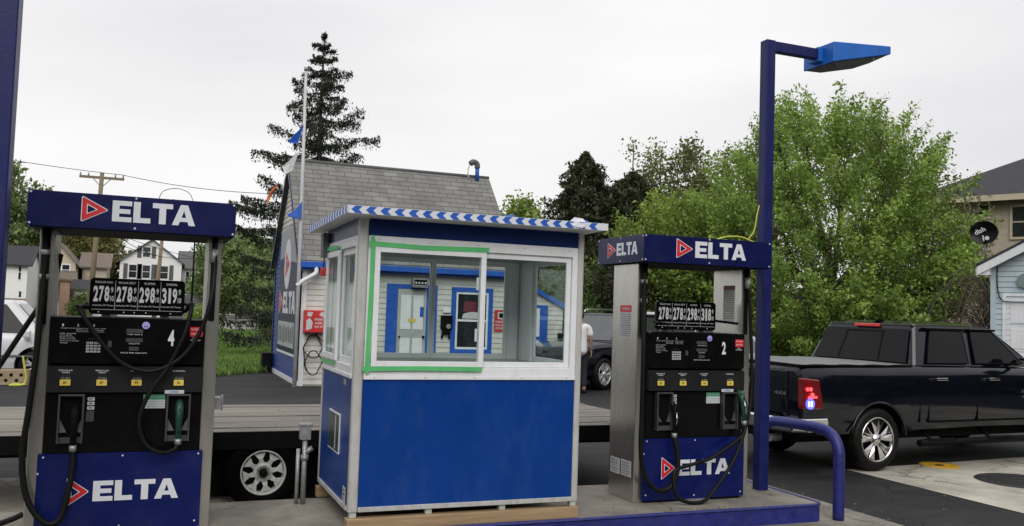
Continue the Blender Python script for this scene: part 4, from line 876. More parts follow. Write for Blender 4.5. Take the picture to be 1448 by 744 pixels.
b = MB(); b.add([(-9.2, 84.2, 3.0), (-5.6, 84.2, 3.0), (-5.9, 86, 3.75), (-9.2, 86, 3.75), (-9.2, 84.2, 3.15), (-5.6, 84.2, 3.15), (-5.9, 86, 3.9), (-9.2, 86, 3.9)], [(0,3,2,1),(4,5,6,7),(0,1,5,4),(1,2,6,5),(2,3,7,6),(3,0,4,7)], shingle_b)
b.box(-6.95, -6.2, 84.4, 85.95, -.17, 3.0, brick); b.box(-8.8, -6.95, 84.9, 85.9, -.17, 1.1, white); tag(b.build('porch'), 'brown roofed porch with pink brick pier on the cream house', 'porch')
house('tan_house', 'tan house with brown roof half hidden behind the cream house', -5.6, -3.6, 89, 96, 4.6, 5.9, beige, shingle_b, 'x', [])
house('garage', 'low white garage with dark roof right of the cream house', -5.6, -3.6, 82, 86, 2.5, 3.2, siding_h, shingle_d, 'x', [])
b = MB(); b.box(-5.3, -3.9, 81.85, 81.95, 0, 2.0, white); tag(b.build('garage_door', bevel=.02), 'white door on the low garage beside the cream house', 'door')
house('left_house', 'white house with dark roof at the far left edge', -13.5, -8.5, 76, 84, 4.1, 5.6, siding_h, shingle_d, 'x', [(2.0, 2.9, .35, 1.3, False), (2.1, .9, .35, 1.3, False)])
b = MB(); b.box(-10.6, -8.3, 74, 74.2, .6, 1.4, brick); b.box(-10.6, -8.3, 73.95, 74.25, 1.4, 1.5, white); tag(b.build('porch_wall'), 'pink brick porch wall before the far left white house', 'wall')
b = MB()
for i in range(22): b.box(1.2+i*.2, 1.2+i*.2+.185, 92-i*.05, 92.03-i*.05, -.17, 2.2, shingle_g)
tag(b.build('board_fence'), 'long grey board fence beside the white gabled house', 'fence')
# beige house on the right
bh = thing('beige_house', 'beige stucco two storey house with dark hip roof at right edge', 'house', (28.17, 27.03, -.17), math.radians(-65))
b = MB(); b.box(0, 13, 0, 10, 0, 6.75, beige); b.build('wall', bh)
b = MB(); o_ = .5; b.add([(-o_, -o_, 6.7), (13+o_, -o_, 6.7), (13+o_, 10+o_, 6.7), (-o_, 10+o_, 6.7), (3.3, 4.4, 9.0), (10, 4.8, 9.15)], [(0, 1, 5, 4), (1, 2, 5), (2, 3, 4, 5), (3, 0, 4), (0, 3, 2, 1)], shingle_d); b.build('roof', bh)
b = MB(); b.box(-o_, 13+o_, -o_-.05, -o_-.001, 6.52, 6.74, cream); b.box(-o_-.05, -o_-.001, -o_, 10+o_, 6.52, 6.74, cream); b.build('gutter', bh)
for (x, z, w_, h_) in ((2.5, 2.7, .45, 1.0), (3.9, 5.2, .8, 1.1), (2.5, 6.0, .32, .42), (5.2, 2.7, .8, 1.1)):
    b = MB(); b.box(x-w_/2-.1, x+w_/2+.1, -.06, .0, z-.1, z+h_+.1, cream); g = b.build('window', bh); b = MB(); b.box(x-w_/2, x+w_/2, -.075, -.061, z, z+h_/2-.03, winglass); b.box(x-w_/2, x+w_/2, -.075, -.061, z+h_/2+.03, z+h_, winglass); b.build('pane', g)
# blue garage: wall facing left, seen behind the pickup
bg = thing('blue_garage', 'light blue sided garage with white panelled door behind the pickup', 'garage', (17.413, 14.513, 0), math.atan2(-.905, .427))
b = MB(); rake = lambda u: 3.02+.55*min(u, 2.6)
b.add([(0, .01, -.17), (4.8, .01, -.17), (4.8, .01, 3.1), (2.6, .01, 4.4), (0, .01, 3.0), (0, 5, -.17), (0, 5, 3.0), (4.8, 5, -.17), (4.8, 5, 3.1)], [(0, 1, 2, 3, 4), (5, 0, 4, 6), (1, 7, 8, 2)], siding_lb); b.build('wall_core', bg)
b = MB(); siding(b, lambda v: (0 if v < 3.0 else (v-3.0)/.55, 4.8 if v < 3.0 else 5.2-(v-3.0)/.55), -.17, 4.3, .118, siding_lb, front(0, 0, 0)); b.build('siding', bg)
b = MB(); b.box(-.04, .07, -.035, .02, -.17, 3.05, siding_lb); b.build('corner_trim', bg)
b = MB()
for s in (0, 1):
    f_ = (lambda u: u) if s == 0 else (lambda u: 5.2-u)
    vs = [(f_(-.28), -.25, 2.98), (f_(2.6), -.25, 4.56), (f_(2.6), 5.2, 4.56), (f_(-.28), 5.2, 2.98)]; vs += [(x, y, z+.06) for x, y, z in vs]
    b.add(vs, [(0, 1, 2, 3), (7, 6, 5, 4), (0, 4, 5, 1), (1, 5, 6, 2), (3, 2, 6, 7), (0, 3, 7, 4)], shingle_d)
b.build('roof', bg)
b = MB(); b.add([(-.26, -.24, 2.80), (2.6, -.24, 4.36), (2.6, -.24, 4.55), (-.26, -.24, 2.99), (-.26, -.20, 2.80), (2.6, -.20, 4.36), (2.6, -.20, 4.55), (-.26, -.20, 2.99)], [(0, 1, 2, 3), (7, 6, 5, 4), (0, 4, 5, 1), (3, 2, 6, 7), (0, 3, 7, 4)], white)
b.box(-.30, -.02, -.20, .0, 2.80, 2.98, white); b.build('fascia', bg)
b = MB(); b.box(.20, .27, -.03, .03, -.1, 2.40, white); b.box(.27, 1.3, -.03, .03, 2.34, 2.40, white); b.build('door_frame', bg)
b = MB(); b.box(.275, 1.2, -.015, .02, -.1, 2.335, white)
for z in (.1, .65, 1.2, 1.75): b.box(.36, .68, -.025, -.016, z, z+.42, white); b.box(.78, 1.1, -.025, -.016, z, z+.42, white)
b.build('door', bg, bevel=.006)
b = MB(); b.T = front(.66, -.03, 2.68); b.prism([(.16*math.cos(t*PI/12), .16*math.sin(t*PI/12)) for t in range(24)], 0, .05, mat('shutter_green', (.18, .25, .24), .5)); b.T = Matrix.Identity(4)
b.tube(smooth_path([(.10, -.05, 3.0), (.10, -.05, 2.6), (.16, -.05, 2.30), (.3, -.06, 2.22), (.8, -.06, 2.22)]), .012, black_matte, 6); b.build('meter_and_cable', bg)
# satellite dish
ds = thing('satellite_dish', 'black satellite dish on the corner of the light blue garage roof', 'satellite dish', (17.30, 14.62, 3.10))
ctr = Vector((-.02, .02, .66)); dirn = (Vector((0, 0, 1.64))-Vector((17.3, 14.62, 3.8))).normalized(); dirn = (dirn+Vector((.15, .15, .12))).normalized()
zx = dirn; xx = Vector((0, 0, 1)).cross(zx).normalized(); yy = zx.cross(xx); MT = Matrix(((xx.x, yy.x, zx.x, ctr.x), (xx.y, yy.y, zx.y, ctr.y), (xx.z, yy.z, zx.z, ctr.z), (0, 0, 0, 1)))
b = MB(); b.T = MT @ Matrix.Scale(.92, 4, (0, 1, 0)); b.lathe([(0, -.045), (.10, -.04), (.20, -.022), (.28, .0), (.288, .004), (.28, -.006), (.1, -.055), (0, -.06)], blackp, 32)
b.T = MT @ Matrix.Rotation(math.radians(28), 4, 'Z'); text(b, 'dish', -.17, .06, .02, .13, labelw, .0, .02); b.build('reflector', ds)
b = MB(); b.T = MT; b.tube([(.02, -.24, -.02), (.07, -.16, .24)], .014, black_matte, 8); b.cyl((.07, -.16, .22), .045, .09, labelw, 14); b.build('feed_arm', ds)
b = MB(); b.tube([(-.02, .05, .60), (.02, .04, .38), (.05, .0, -.04)], .022, steel_dull, 8); b.build('mast', ds)

# utility poles and wires
def upole(x, y, h, r, label, arm=None, m=polewood, tilt=0):
    o = thing('utility_pole', label, 'utility pole', (x, y, -.17)); b = MB(); b.tube([(0, 0, 0), (tilt*.5, 0, h*.5), (tilt, 0, h)], [r, r*.9, r*.7], m, 10); b.build('pole', o)
    if arm:
        b = MB(); z = h-.35; b.box(tilt-arm, tilt+arm, -.08, .08, z-.08, z+.1, m)
        for q in (-.95, -.6, .6, .95): b.cyl((tilt+q*arm, 0, z+.1), .05, .22, steel_dull, 8)
        b.tube([(tilt-arm*.4, 0, z-.05), (tilt, 0, z-.7)], .03, m, 6); b.tube([(tilt+arm*.4, 0, z-.05), (tilt, 0, z-.7)], .03, m, 6); b.build('crossarm', o)
    return o
upole(-3.95, 72, 10.95, .21, 'wooden utility pole with crossarm rising above pump 4', 1.5, tilt=.35)
upole(.55, 88, 7.6, .22, 'leaning wooden pole in front of the white gabled house', tilt=.35)
upole(3.55, 84, 7.0, .10, 'slim dark metal pole right of the white gabled house', m=black_matte)
upole(8.6, 98, 6.3, .10, 'distant thin pole beside the gravel drive')
def wire(p, q, sag, r, label):
    pts = []
    for i in range(21):
        t = i/20; v = Vector(p).lerp(Vector(q), t); v.z -= sag*4*t*(1-t); pts.append(v)
    b = MB(); b.tube(pts, r, black_matte, 5); tag(b.build('overhead_wire'), label, 'wire')
wire((-16, 71.5, 11.9), (-2.2, 71.9, 10.75), .2, .022, 'overhead wire running left from the crossarm pole')
wire((-2.2, 71.9, 10.75), (9.0, 62, 9.15), .35, .022, 'overhead wire running right from the crossarm pole to the spruce')
wire((1.2, 66, 8.6), (9.2, 62, 7.9), .15, .016, 'lower overhead wire right of pump 4 canopy')
wire((-3.9, 72, 7.4), (.8, 88, 5.6), .4, .025, 'sagging wire crossing before the white gable, upper one')
wire((-3.9, 72, 6.4), (3.6, 84, 5.4), .6, .022, 'sagging wire crossing before the white gable, lower one')
wire((-3.9, 72, 6.9), (8.6, 98, 5.6), .5, .022, 'long wire from the crossarm pole to the distant thin pole')

# ================================================================== VEHICLES
def loft_body(stations, m):
    """closed body: stations of (x, zb, zt, half width)"""
    v = []; f = []
    def sec(x, zb, zt, hw):
        h = zt-zb; P_ = [(hw*.84, zb), (hw*.95, zb+.05*h), (hw*.985, zb+.22*h), (hw, zb+.45*h), (hw*.995, zb+.68*h), (hw*.975, zb+.86*h), (hw*.955, zb+.94*h), (hw*.91, zt), (hw*.5, zt+.012)]
        return [(x, -y, z) for y, z in P_]+[(x, y, z) for y, z in P_[::-1]]
    n = 18
    for s in stations: v += sec(*s)
    for i in range(len(stations)-1):
        for k in range(n): a = i*n+k; c = i*n+(k+1) % n; f.append((a, c, c+n, a+n))
    f.append(tuple(range(n-1, -1, -1))); f.append(tuple(range(len(v)-n, len(v))))
    me = bpy.data.meshes.new('loft'); me.from_pydata(v, [], f); me.materials.append(m); me.update()
    bm = bmesh.new(); bm.from_mesh(me); bmesh.ops.recalc_face_normals(bm, faces=bm.faces); bm.to_mesh(me); bm.free(); return me
def carve(me, name, cuts, parent, smooth=True):
    o = bpy.data.objects.new(name, me); C.objects.link(o); tmp = []
    for (x, z, r, w_) in cuts:
        b = MB(); b.cyl((x, -w_, z), r, 2*w_, black_matte, 40, 'Y'); c = b.build('cut'); tmp.append(c)
        bmc = bmesh.new(); bmc.from_mesh(c.data); bmesh.ops.remove_doubles(bmc, verts=bmc.verts, dist=1e-5); bmesh.ops.recalc_face_normals(bmc, faces=bmc.faces); bmc.to_mesh(c.data); bmc.free()
        md = o.modifiers.new('b', 'BOOLEAN'); md.object = c; md.operation = 'DIFFERENCE'; md.solver = 'EXACT'
    dg = bpy.context.evaluated_depsgraph_get(); nm = bpy.data.meshes.new_from_object(o.evaluated_get(dg)); o.modifiers.clear(); o.data = nm
    for c in tmp: bpy.data.objects.remove(c)
    o.parent = parent
    if smooth:
        try: nm.shade_smooth(); nm.set_sharp_from_angle(angle=math.radians(28))
        except Exception: pass
    return o
def quad_on(b, P_, m, off=(0, 0, 0), t=.0):
    b.add([tuple(Vector(p)+Vector(off)) for p in P_], [tuple(range(len(P_)))], m)
ta = math.radians(3.5)
tk = thing('pickup_truck', 'black crew cab pickup with folded bed cover, blue light in its tail lamp', 'pickup truck', (8.31-math.sin(ta)*.975, 8.5+math.cos(ta)*.975, -.15), ta)
HW = .975
st = [(-1.22, .50, 1.20, HW*.93), (-1.19, .45, 1.245, HW*.97), (-1.10, .42, 1.262, HW*.99), (-.6, .42, 1.268, HW), (0, .42, 1.27, HW), (.6, .42, 1.28, HW), (.72, .44, 1.28, HW), (1.7, .46, 1.275, HW), (2.6, .46, 1.265, HW), (3.0, .45, 1.25, HW), (3.4, .45, 1.22, HW), (4.0, .45, 1.17, HW*.98), (4.35, .48, 1.12, HW*.93), (4.5, .55, 1.0, HW*.85)]
carve(loft_body(st, truck_paint), 'body', [(0, .37, .455, 1.5), (3.57, .37, .455, 1.5)], tk)
b = MB(); b.box(-1.1, 4.2, -.70, .70, .35, .55, black_matte); b.box(-.5, .5, -.68, .68, .5, .95, black_matte); b.box(3.1, 4.05, -.68, .68, .5, .95, black_matte)
b.cyl((0, -.8, .36), .05, 1.6, black_matte, 10, 'Y'); b.tube([(-1.25, -.45, .38), (-.4, -.5, .42)], .05, steel_dull, 10); b.build('chassis', tk)
# cab greenhouse
cb = MB(); zt = 1.285; hb, ht = HW*.925, HW*.74
cabv = [(.66, -hb, zt), (.66, hb, zt), (3.08, hb, zt-.02), (3.08, -hb, zt-.02), (.86, -ht, 1.80), (.86, ht, 1.80), (2.32, ht, 1.80), (2.32, -ht, 1.80)]
V8 = [Vector(p) for p in cabv]
def lerp_side(x, z, y_sign=-1):       # point on the sloping side of the cab
    t = (z-zt)/(1.80-zt); return (x, y_sign*(hb+(ht-hb)*t), z)
cb.add(cabv, [(0, 3, 7, 4), (1, 5, 6, 2), (0, 4, 5, 1), (3, 2, 6, 7)], truck_paint)
# crowned roof
rv = []; rf = []
for i in range(9):
    for j in range(7):
        u = i/8; w_ = j/6; x = .84+(2.36-.84)*u; y = -ht-.01+(2*ht+.02)*w_; z = 1.80+.045*(1-(2*w_-1)**4)*(1-(2*u-1)**6)-.02*abs(2*u-1)**6
        rv.append((x, y, z))
for i in range(8):
    for j in range(6): a = i*7+j; rf.append((a, a+7, a+8, a+1))
cb.add(rv, rf, truck_paint, True); cab = cb.build('cab', tk, bevel=.06, seg=5)
b = MB()
for s in (-1, 1):
    o = (0, s*.006, .001)
    for (xa, xb, xc, xd) in ((.88, 1.655, 1.70, 1.10), (1.78, 2.72, 2.27, 1.86)):
        P_ = [lerp_side(xa, 1.315, s), lerp_side(xb, 1.315, s), lerp_side(xc, 1.735, s), lerp_side(xd, 1.735, s)]
        if s > 0: P_ = P_[::-1]
        b = MB(); quad_on(b, P_, carglass, (0, s*.024, .001)); b.build('side_window', tk)
b = MB()       # rear window with a sliding centre frame, set on the slope of the cab's rear wall
def rearp(y, z, d=.024): t = (z-zt)/(1.80-zt); return (.66+.20*t-d, y*(1-t*.16), z)
quad_on(b, [rearp(.80, 1.31), rearp(-.80, 1.31), rearp(-.82, 1.735), rearp(.82, 1.735)], carglass)
b.build('rear_window', tk)
b = MB()
for (y0, y1, z0, z1) in ((-.36, -.335, 1.33, 1.71), (.335, .36, 1.33, 1.71), (-.335, .335, 1.69, 1.71)):
    quad_on(b, [rearp(y1, z0, .028), rearp(y0, z0, .028), rearp(y0, z1, .028), rearp(y1, z1, .028)], black_matte)
b.build('window_frame', tk)
b = MB()      # rubber seals round the side glass
for s in (-1, 1):
    for (xa, xb, xc, xd) in ((.88, 1.655, 1.70, 1.10), (1.78, 2.72, 2.27, 1.86)):
        P_ = [lerp_side(xa, 1.315, s), lerp_side(xb, 1.315, s), lerp_side(xc, 1.735, s), lerp_side(xd, 1.735, s)]
        P_ = [(x, y+s*.024, z) for x, y, z in P_]; b = MB(); b.tube(P_+[P_[0]], .008, black_matte, 6); b.build('window_seal', tk)
b = MB(); b.box(.80, .86, -.20, .20, 1.755, 1.795, red_lens); b.build('brake_light', tk, bevel=.008)
b = MB(); b.cyl((1.9, .3, 1.84), .03, .035, black_matte, 10); b.box(1.0, 1.10, -.05, .05, 1.835, 1.855, black_matte); b.box(1.25, 2.1, .42, .44, 1.83, 1.845, chrome); b.build('roof_fitting', tk)
# bed cover
b = MB(); tv = []; tf = []
for i in range(13):
    for j in range(7):
        x = -1.17+1.80*i/12; y = (-1+2*j/6)*HW*.925; z = 1.283+.012*math.sin(i*1.05)**2+.012*(1-(2*j/6-1)**2); tv.append((x, y, z))
for i in range(12):
    for j in range(6): a = i*7+j; tf.append((a, a+7, a+8, a+1))
b.add(tv, tf, tonneau, True); b.box(-1.19, .64, -HW*.935, -HW*.90, 1.268, 1.286, black_matte); b.box(-1.19, .64, HW*.90, HW*.935, 1.268, 1.286, black_matte); b.box(-1.20, -1.165, -HW*.92, HW*.92, 1.255, 1.285, black_matte); b.build('bed_cover', tk)
# shut lines, handles, tailgate, lamps, bumper
b = MB()
for x in (.70, .86, 1.76, 2.78): b.box(x, x+.007, -HW-.0005, -HW+.05, .58, 1.10, black_matte)
b.box(.86, 2.78, -HW-.003, -HW+.05, .572, .58, black_matte); b.build('door_gap', tk)
for x in (1.05, 2.04):
    b = MB(); b.box(x-.10, x+.10, -HW-.045, -HW-.025, 1.10, 1.135, chrome); b.box(x-.09, x-.06, -HW-.03, -HW+.01, 1.105, 1.13, chrome); b.box(x+.06, x+.09, -HW-.03, -HW+.01, 1.105, 1.13, chrome); b.build('door_handle', tk, bevel=.006)
b = MB(); b.box(-1.245, -1.20, -.72, .72, .68, 1.215, truck_paint); tg = b.build('tailgate', tk, bevel=.02)
b = MB(); b.T = frame((-1.246, 0, 0), (0, -1, 0), (0, 0, 1)); text(b, '4X4', .52, .72, .915, .955, chrome, .004, .03)
b.prism([(-.07, .95), (.07, .95), (.09, 1.06), (.05, 1.09), (-.05, 1.09), (-.09, 1.06)], 0, .012, chrome); b.prism([(-.05, .97), (.05, .97), (.05, 1.05), (-.05, 1.05)], .012, .014, blackp)
b.build('badge', tg)
for s in (-1, 1):
    b = MB(); yo = s*HW; 
    # lamp wraps the rear corner: rear face and side face
    pr_ = [(-1.255, .70), (-1.255, .935), (-.90, .975), (-.86, .985), (-.86, .975)]
    vs = [(-1.225, s*.885, .77), (-1.205, s*.975, .77), (-.92, s*1.002, .77), (-.92, s*.94, .77), (-1.225, s*.875, 1.135), (-1.205, s*.965, 1.135), (-.985, s*.992, 1.115), (-.985, s*.93, 1.115)]
    fs = [(0, 3, 2, 1), (4, 5, 6, 7), (0, 1, 5, 4), (1, 2, 6, 5), (2, 3, 7, 6), (3, 0, 4, 7)]
    b.add(vs, fs if s > 0 else [q[::-1] for q in fs], tail_red); tl = b.build('tail_lamp', tk, bevel=.02, seg=3)
    if s < 0:
        b = MB()
        for x in (-1.175, -1.125): b.tube([(x, -.99, 1.005), (x, -.998, 1.005)], .022, red_glow, 12)
        b.tube([(-1.10, -.99, .94), (-1.10, -1.0, .94)], .024, red_glow, 12); b.box(-1.16, -1.03, -.998, -.99, .90, .925, red_glow)
        b.build('brake_bulb', tl)
        b = MB(); b.tube([(-1.13, -.985, .835), (-1.13, -1.002, .835)], .062, blue_glow, 18)
        for x in (-1.155, -1.115): b.add([(x-.010, -1.004, .805), (x+.010, -1.004, .805), (x+.010, -1.004, .865), (x-.010, -1.004, .865)], [(0, 1, 2, 3)], blue_core)
        b.build('blue_light', tl)
b = MB(); pts = [(-.84, -1.0), (-1.18, -1.02), (-1.34, -.93), (-1.38, -.6), (-1.38, .6), (-1.34, .93), (-1.18, 1.02), (-.84, 1.0), (-.84, .93), (-1.1, .94), (-1.22, .86), (-1.24, 0), (-1.22, -.86), (-1.1, -.94), (-.84, -.93)]
b.prism(pts, .50, .665, chrome); bp = b.build('rear_bumper', tk, bevel=.025, seg=3)
b = MB(); b.box(-1.36, -1.24, -.62, .62, .664, .678, black_matte); b.box(-1.30, -1.0, -.25, .25, .40, .50, black_matte); b.build('step_pad', bp)
b = MB(); b.T = frame((-1.385, 0, 0), (0, -1, 0), (0, 0, 1)); b.prism(rrect(-.15, .15, .53, .65, .01), 0, .006, amber); text(b, 'GAS 278', -.12, .12, .56, .62, black_matte, .0065, .02) if False else None
b.prism([(-.13, .56), (.13, .56), (.13, .575), (-.13, .575)], .006, .007, black_matte); b.build('plate', bp)
b = MB(); b.tube([(.62, -1.03, .335), (3.15, -1.03, .335)], .042, black_matte, 14)
for x in (.9, 2.0, 3.0): b.tube([(x, -1.03, .335), (x, -.8, .46)], .02, black_matte, 8)
b.box(.75, 1.25, -1.075, -.99, .365, .38, rubber); b.box(1.85, 2.35, -1.075, -.99, .365, .38, rubber); b.build('side_step', tk)
for s in (-1, 1):
    b = MB(); b.box(2.55, 2.72, s*1.22-.10, s*1.22+.10, 1.33, 1.55, blackp); b.box(2.62, 2.70, min(s*.93, s*1.14), max(s*.93, s*1.14), 1.36, 1.40, blackp); b.build('mirror', tk, bevel=.03)
    b = MB()
    for (xa, xb) in ((.98, 1.74), (1.82, 2.34)): b.box(xa, xb, min(s*(ht+.02), s*(ht+.075)), max(s*(ht+.02), s*(ht+.075)), 1.735, 1.765, blackp)
    b.build('rain_deflector', tk, bevel=.008)
for x in (0, 3.57):
    road_wheel(tk, x, -.955, .385, .385, .272, .27, 'alloy', chrome); road_wheel(tk, x, .955, .385, .385, .272, .27, 'alloy', chrome, 1)
b = MB()     # arch lips
for x in (0, 3.57):
    for s in (-1, 1):
        pts = [(x+.465*math.cos(math.radians(a)), s*(HW-.005), .37+.465*math.sin(math.radians(a))) for a in range(8, 173, 8)]; b = MB(); b.tube(pts, .014, truck_paint, 6); b.build('arch_lip', tk)
b = MB(); b.T = front(0, -HW-.003, 0); b.prism([(2.60, .93), (2.82, .93), (2.82, .975), (2.60, .975)], 0, .006, chrome); b.prism([(2.62, .86), (2.78, .86), (2.78, .90), (2.62, .90)], 0, .006, chrome); b.build('side_badge', tk)

def car(name, label, cat, loc, rz, L_, W2, prof, cab_, zb, m, glassm, R=.34, wb=(.85, -.85), roofm=None, extras=None, group=None):
    """prof: list (x, ztop, hw factor); cab_: (x0b, x1b, x0t, x1t, ztop) greenhouse; nose at +x"""
    o = thing(name, label, cat, loc, rz, group)
    st = [(x, zb+(.06 if i in (0, len(prof)-1) else 0), z, W2*f) for i, (x, z, f) in enumerate(prof)]
    xf, xr = wb
    carve(loft_body(st, m), 'body', [(xf, R+.01, R+.07, 1.5), (xr, R+.01, R+.07, 1.5)], o)
    b = MB(); b.box(prof[0][0]+.2, prof[-1][0]-.2, -W2*.7, W2*.7, zb-.02, zb+.15, black_matte); b.box(xf-.4, xf+.4, -W2*.72, W2*.72, zb, zb+.35, black_matte); b.box(xr-.4, xr+.4, -W2*.72, W2*.72, zb, zb+.35, black_matte); b.build('chassis', o)
    x0b, x1b, x0t, x1t, zt_ = cab_
    def top(x):
        for (a, za, _), (c, zc, _) in zip(prof[:-1], prof[1:]):
            if a <= x <= c: return za+(zc-za)*(x-a)/(c-a)
        return prof[-1][1]
    za, zc = top(x0b)-.02, top(x1b)-.02; hb, ht = W2*.90, W2*.72; b = MB()
    vv = [(x0b, -hb, za), (x1b, -hb, zc), (x1b, hb, zc), (x0b, hb, za), (x0t, -ht, zt_), (x1t, -ht, zt_-.02), (x1t, ht, zt_-.02), (x0t, ht, zt_)]
    b.add(vv, [(0, 1, 5, 4), (1, 2, 6, 5), (2, 3, 7, 6), (3, 0, 4, 7), (4, 5, 6, 7)], roofm or m); b.build('cab', o, bevel=.05, seg=3)
    V = [Vector(p) for p in vv]
    def bil(q, u, w_): return (q[0]*(1-u)+q[1]*u)*(1-w_)+(q[3]*(1-u)+q[2]*u)*w_
    def pane_(q, u0, u1, w0, w1, name_):
        nn = (q[1]-q[0]).cross(q[3]-q[0]).normalized()*.012
        b = MB(); b.add([tuple(bil(q, *uv)+nn) for uv in ((u0, w0), (u1, w0), (u1, w1), (u0, w1))], [(0, 1, 2, 3)], glassm); b.build(name_, o)
    for q, s in (((V[0], V[1], V[5], V[4]), 1), ((V[2], V[3], V[7], V[6]), -1)):
        cuts = ((.06, .34), (.37, .66), (.69, .93)) if L_ > 4.6 else ((.08, .48), (.52, .92))
        for (u0, u1) in cuts: pane_(q, u0, u1, .12, .88, 'side_window')
    pane_((V[1], V[2], V[6], V[5]), .07, .93, .08, .90, 'windscreen'); pane_((V[3], V[0], V[4], V[7]), .07, .93, .12, .88, 'rear_window')
    for x in (xf, xr): road_wheel(o, x, -W2+.02, R, R, R*.68, .22, 'alloy', silver_paint); road_wheel(o, x, W2-.02, R, R, R*.68, .22, 'alloy', silver_paint, 1)
    xn = prof[-1][0]; xr_ = prof[0][0]
    for s in (-1, 1):
        b = MB(); zl = top(xn-.1)-.18; b.box(xn-.22, xn-.02, min(s*W2*.55, s*W2*.88), max(s*W2*.55, s*W2*.88), zl-.08, zl+.06, labelw); b.build('headlight', o, bevel=.03)
        b = MB(); zl = top(xr_+.1)-.2; b.box(xr_+.0, xr_+.12, min(s*W2*.68, s*W2*.93), max(s*W2*.68, s*W2*.93), zl-.12, zl+.08, tail_red); b.build('tail_lamp', o, bevel=.02)
        b = MB(); b.box(x1b-.45, x1b-.3, min(s*(W2), s*(W2+.2)), max(s*W2, s*(W2+.2)), zc+.02, zc+.18, m); b.build('mirror', o, bevel=.03)
    b = MB(); b.box(xn-.12, xn+.06, -W2*.88, W2*.88, zb+.02, zb+.26, greyplast); b.build('bumper', o, bevel=.05); b = MB(); b.box(xr_-.06, xr_+.12, -W2*.88, W2*.88, zb+.02, zb+.26, greyplast); b.build('bumper', o, bevel=.05)
    b = MB(); b.box(xn-.01, xn+.03, -W2*.5, W2*.5, zb+.28, top(xn)-.10, black_matte); b.build('grille', o, bevel=.01)
    if extras: extras(o)
    return o
def roofrack(o):
    b = MB()
    for s in (-1, 1): b.tube(smooth_path([(-1.7, s*.62, 1.87), (-1.5, s*.62, 1.93), (.0, s*.62, 1.93), (.2, s*.62, 1.86)]), .018, chrome, 8)
    b.build('roof_rack', o)
silverglass = mat('sky_lit_glass', (.10, .11, .12), .04, var=.1, spec=1.0, metal=.55)
suvp = [(-2.35, 1.02, .90), (-2.2, 1.14, .97), (-1.0, 1.16, 1), (.6, 1.15, 1), (1.0, 1.13, 1), (1.8, 1.08, .98), (2.25, .98, .90), (2.35, .8, .80)]
car('parked_suv', 'black sport utility vehicle parked behind the man in white shirt', 'SUV', (11.05, 20.6, -.165), math.radians(208), 4.7, .93, suvp, (-2.2, 1.0, -1.85, .25, 1.86), .32, truck_paint, silverglass, .39, (1.45, -1.40), extras=roofrack)
vanp = [(-2.4, 1.02, .94), (-2.3, 1.08, .98), (0, 1.10, 1), (1.0, 1.06, 1), (1.9, .92, .96), (2.35, .78, .84)]
car('parked_van', 'white van half hidden behind the price sign of pump 2', 'van', (13.5, 22.95, -.165), math.radians(182), 4.9, .95, vanp, (-2.35, 1.2, -2.2, .45, 1.98), .26, white_paint, silverglass, .35, (1.45, -1.45))
sedp = [(-2.3, .86, .86), (-2.15, .98, .94), (-1.4, 1.0, .98), (0, .98, 1), (1.0, .96, 1), (1.9, .84, .95), (2.3, .70, .82)]
car('silver_sedan', 'silver sedan glimpsed between pump 2 and the black pickup', 'car', (13.52, 19.11, -.165), math.radians(62), 4.6, .90, sedp, (-1.65, 1.15, -1.05, .25, 1.40), .24, silver_paint, silverglass, .33, (1.35, -1.35))
wv = [(-2.4, .95, .93), (-2.3, 1.03, .98), (0, 1.04, 1), (1.0, 1.0, 1), (1.75, .90, .95), (2.15, .78, .84)]
def vx(o):
    b = MB(); b.T = front(0, -.962, 0)
    for k in range(5): text(b, ('Towing', 'Repairs', 'Service', 'Day and night', 'Call us')[k], .15, .42, 1.44-k*.06, 1.475-k*.06, lcd, .0, .01)
    for x in (.35, -.35): b.box(x, x+.16, .80, .825, 0, .03, black_matte)
    b.box(-2.0, 2.0, .52, .56, 0, .01, greyplast); b.build('trim', o)
car('white_minivan', 'white minivan with grey lower trim left of pump 4', 'van', (-3.45, 22.3, -.165), math.radians(-2), 4.9, .95, wv, (-2.35, 1.55, -2.2, .85, 1.72), .24, white_paint, carglass, .33, (1.35, -1.45), extras=vx)
b = MB(); b.box(0, .62, 0, .3, 0, .30, tan)
for (x, z) in ((.12, .2), (.3, .2), (.48, .2), (.21, .09), (.40, .09)): b.cyl((x, -.004, z), .035, .004, black_matte, 10, 'Y')
o = tag(b.build('concrete_block', bevel=.02, loc=(-2.78, 20.6, -.163)), 'tan perforated block on the asphalt before the white minivan', 'block')
b = MB(); b.tube(smooth_path([(-2.28, 20.52, .42), (-2.25, 20.5, .25), (-2.20, 20.5, .0), (-2.24, 20.48, -.14), (-2.36, 20.45, -.13), (-2.48, 20.42, -.15), (-2.3, 20.40, -.15), (-2.2, 20.5, -.145)]), .02, yellowrope, 6); tag(b.build('yellow_strap'), 'yellow strap draped over the tan block', 'strap')

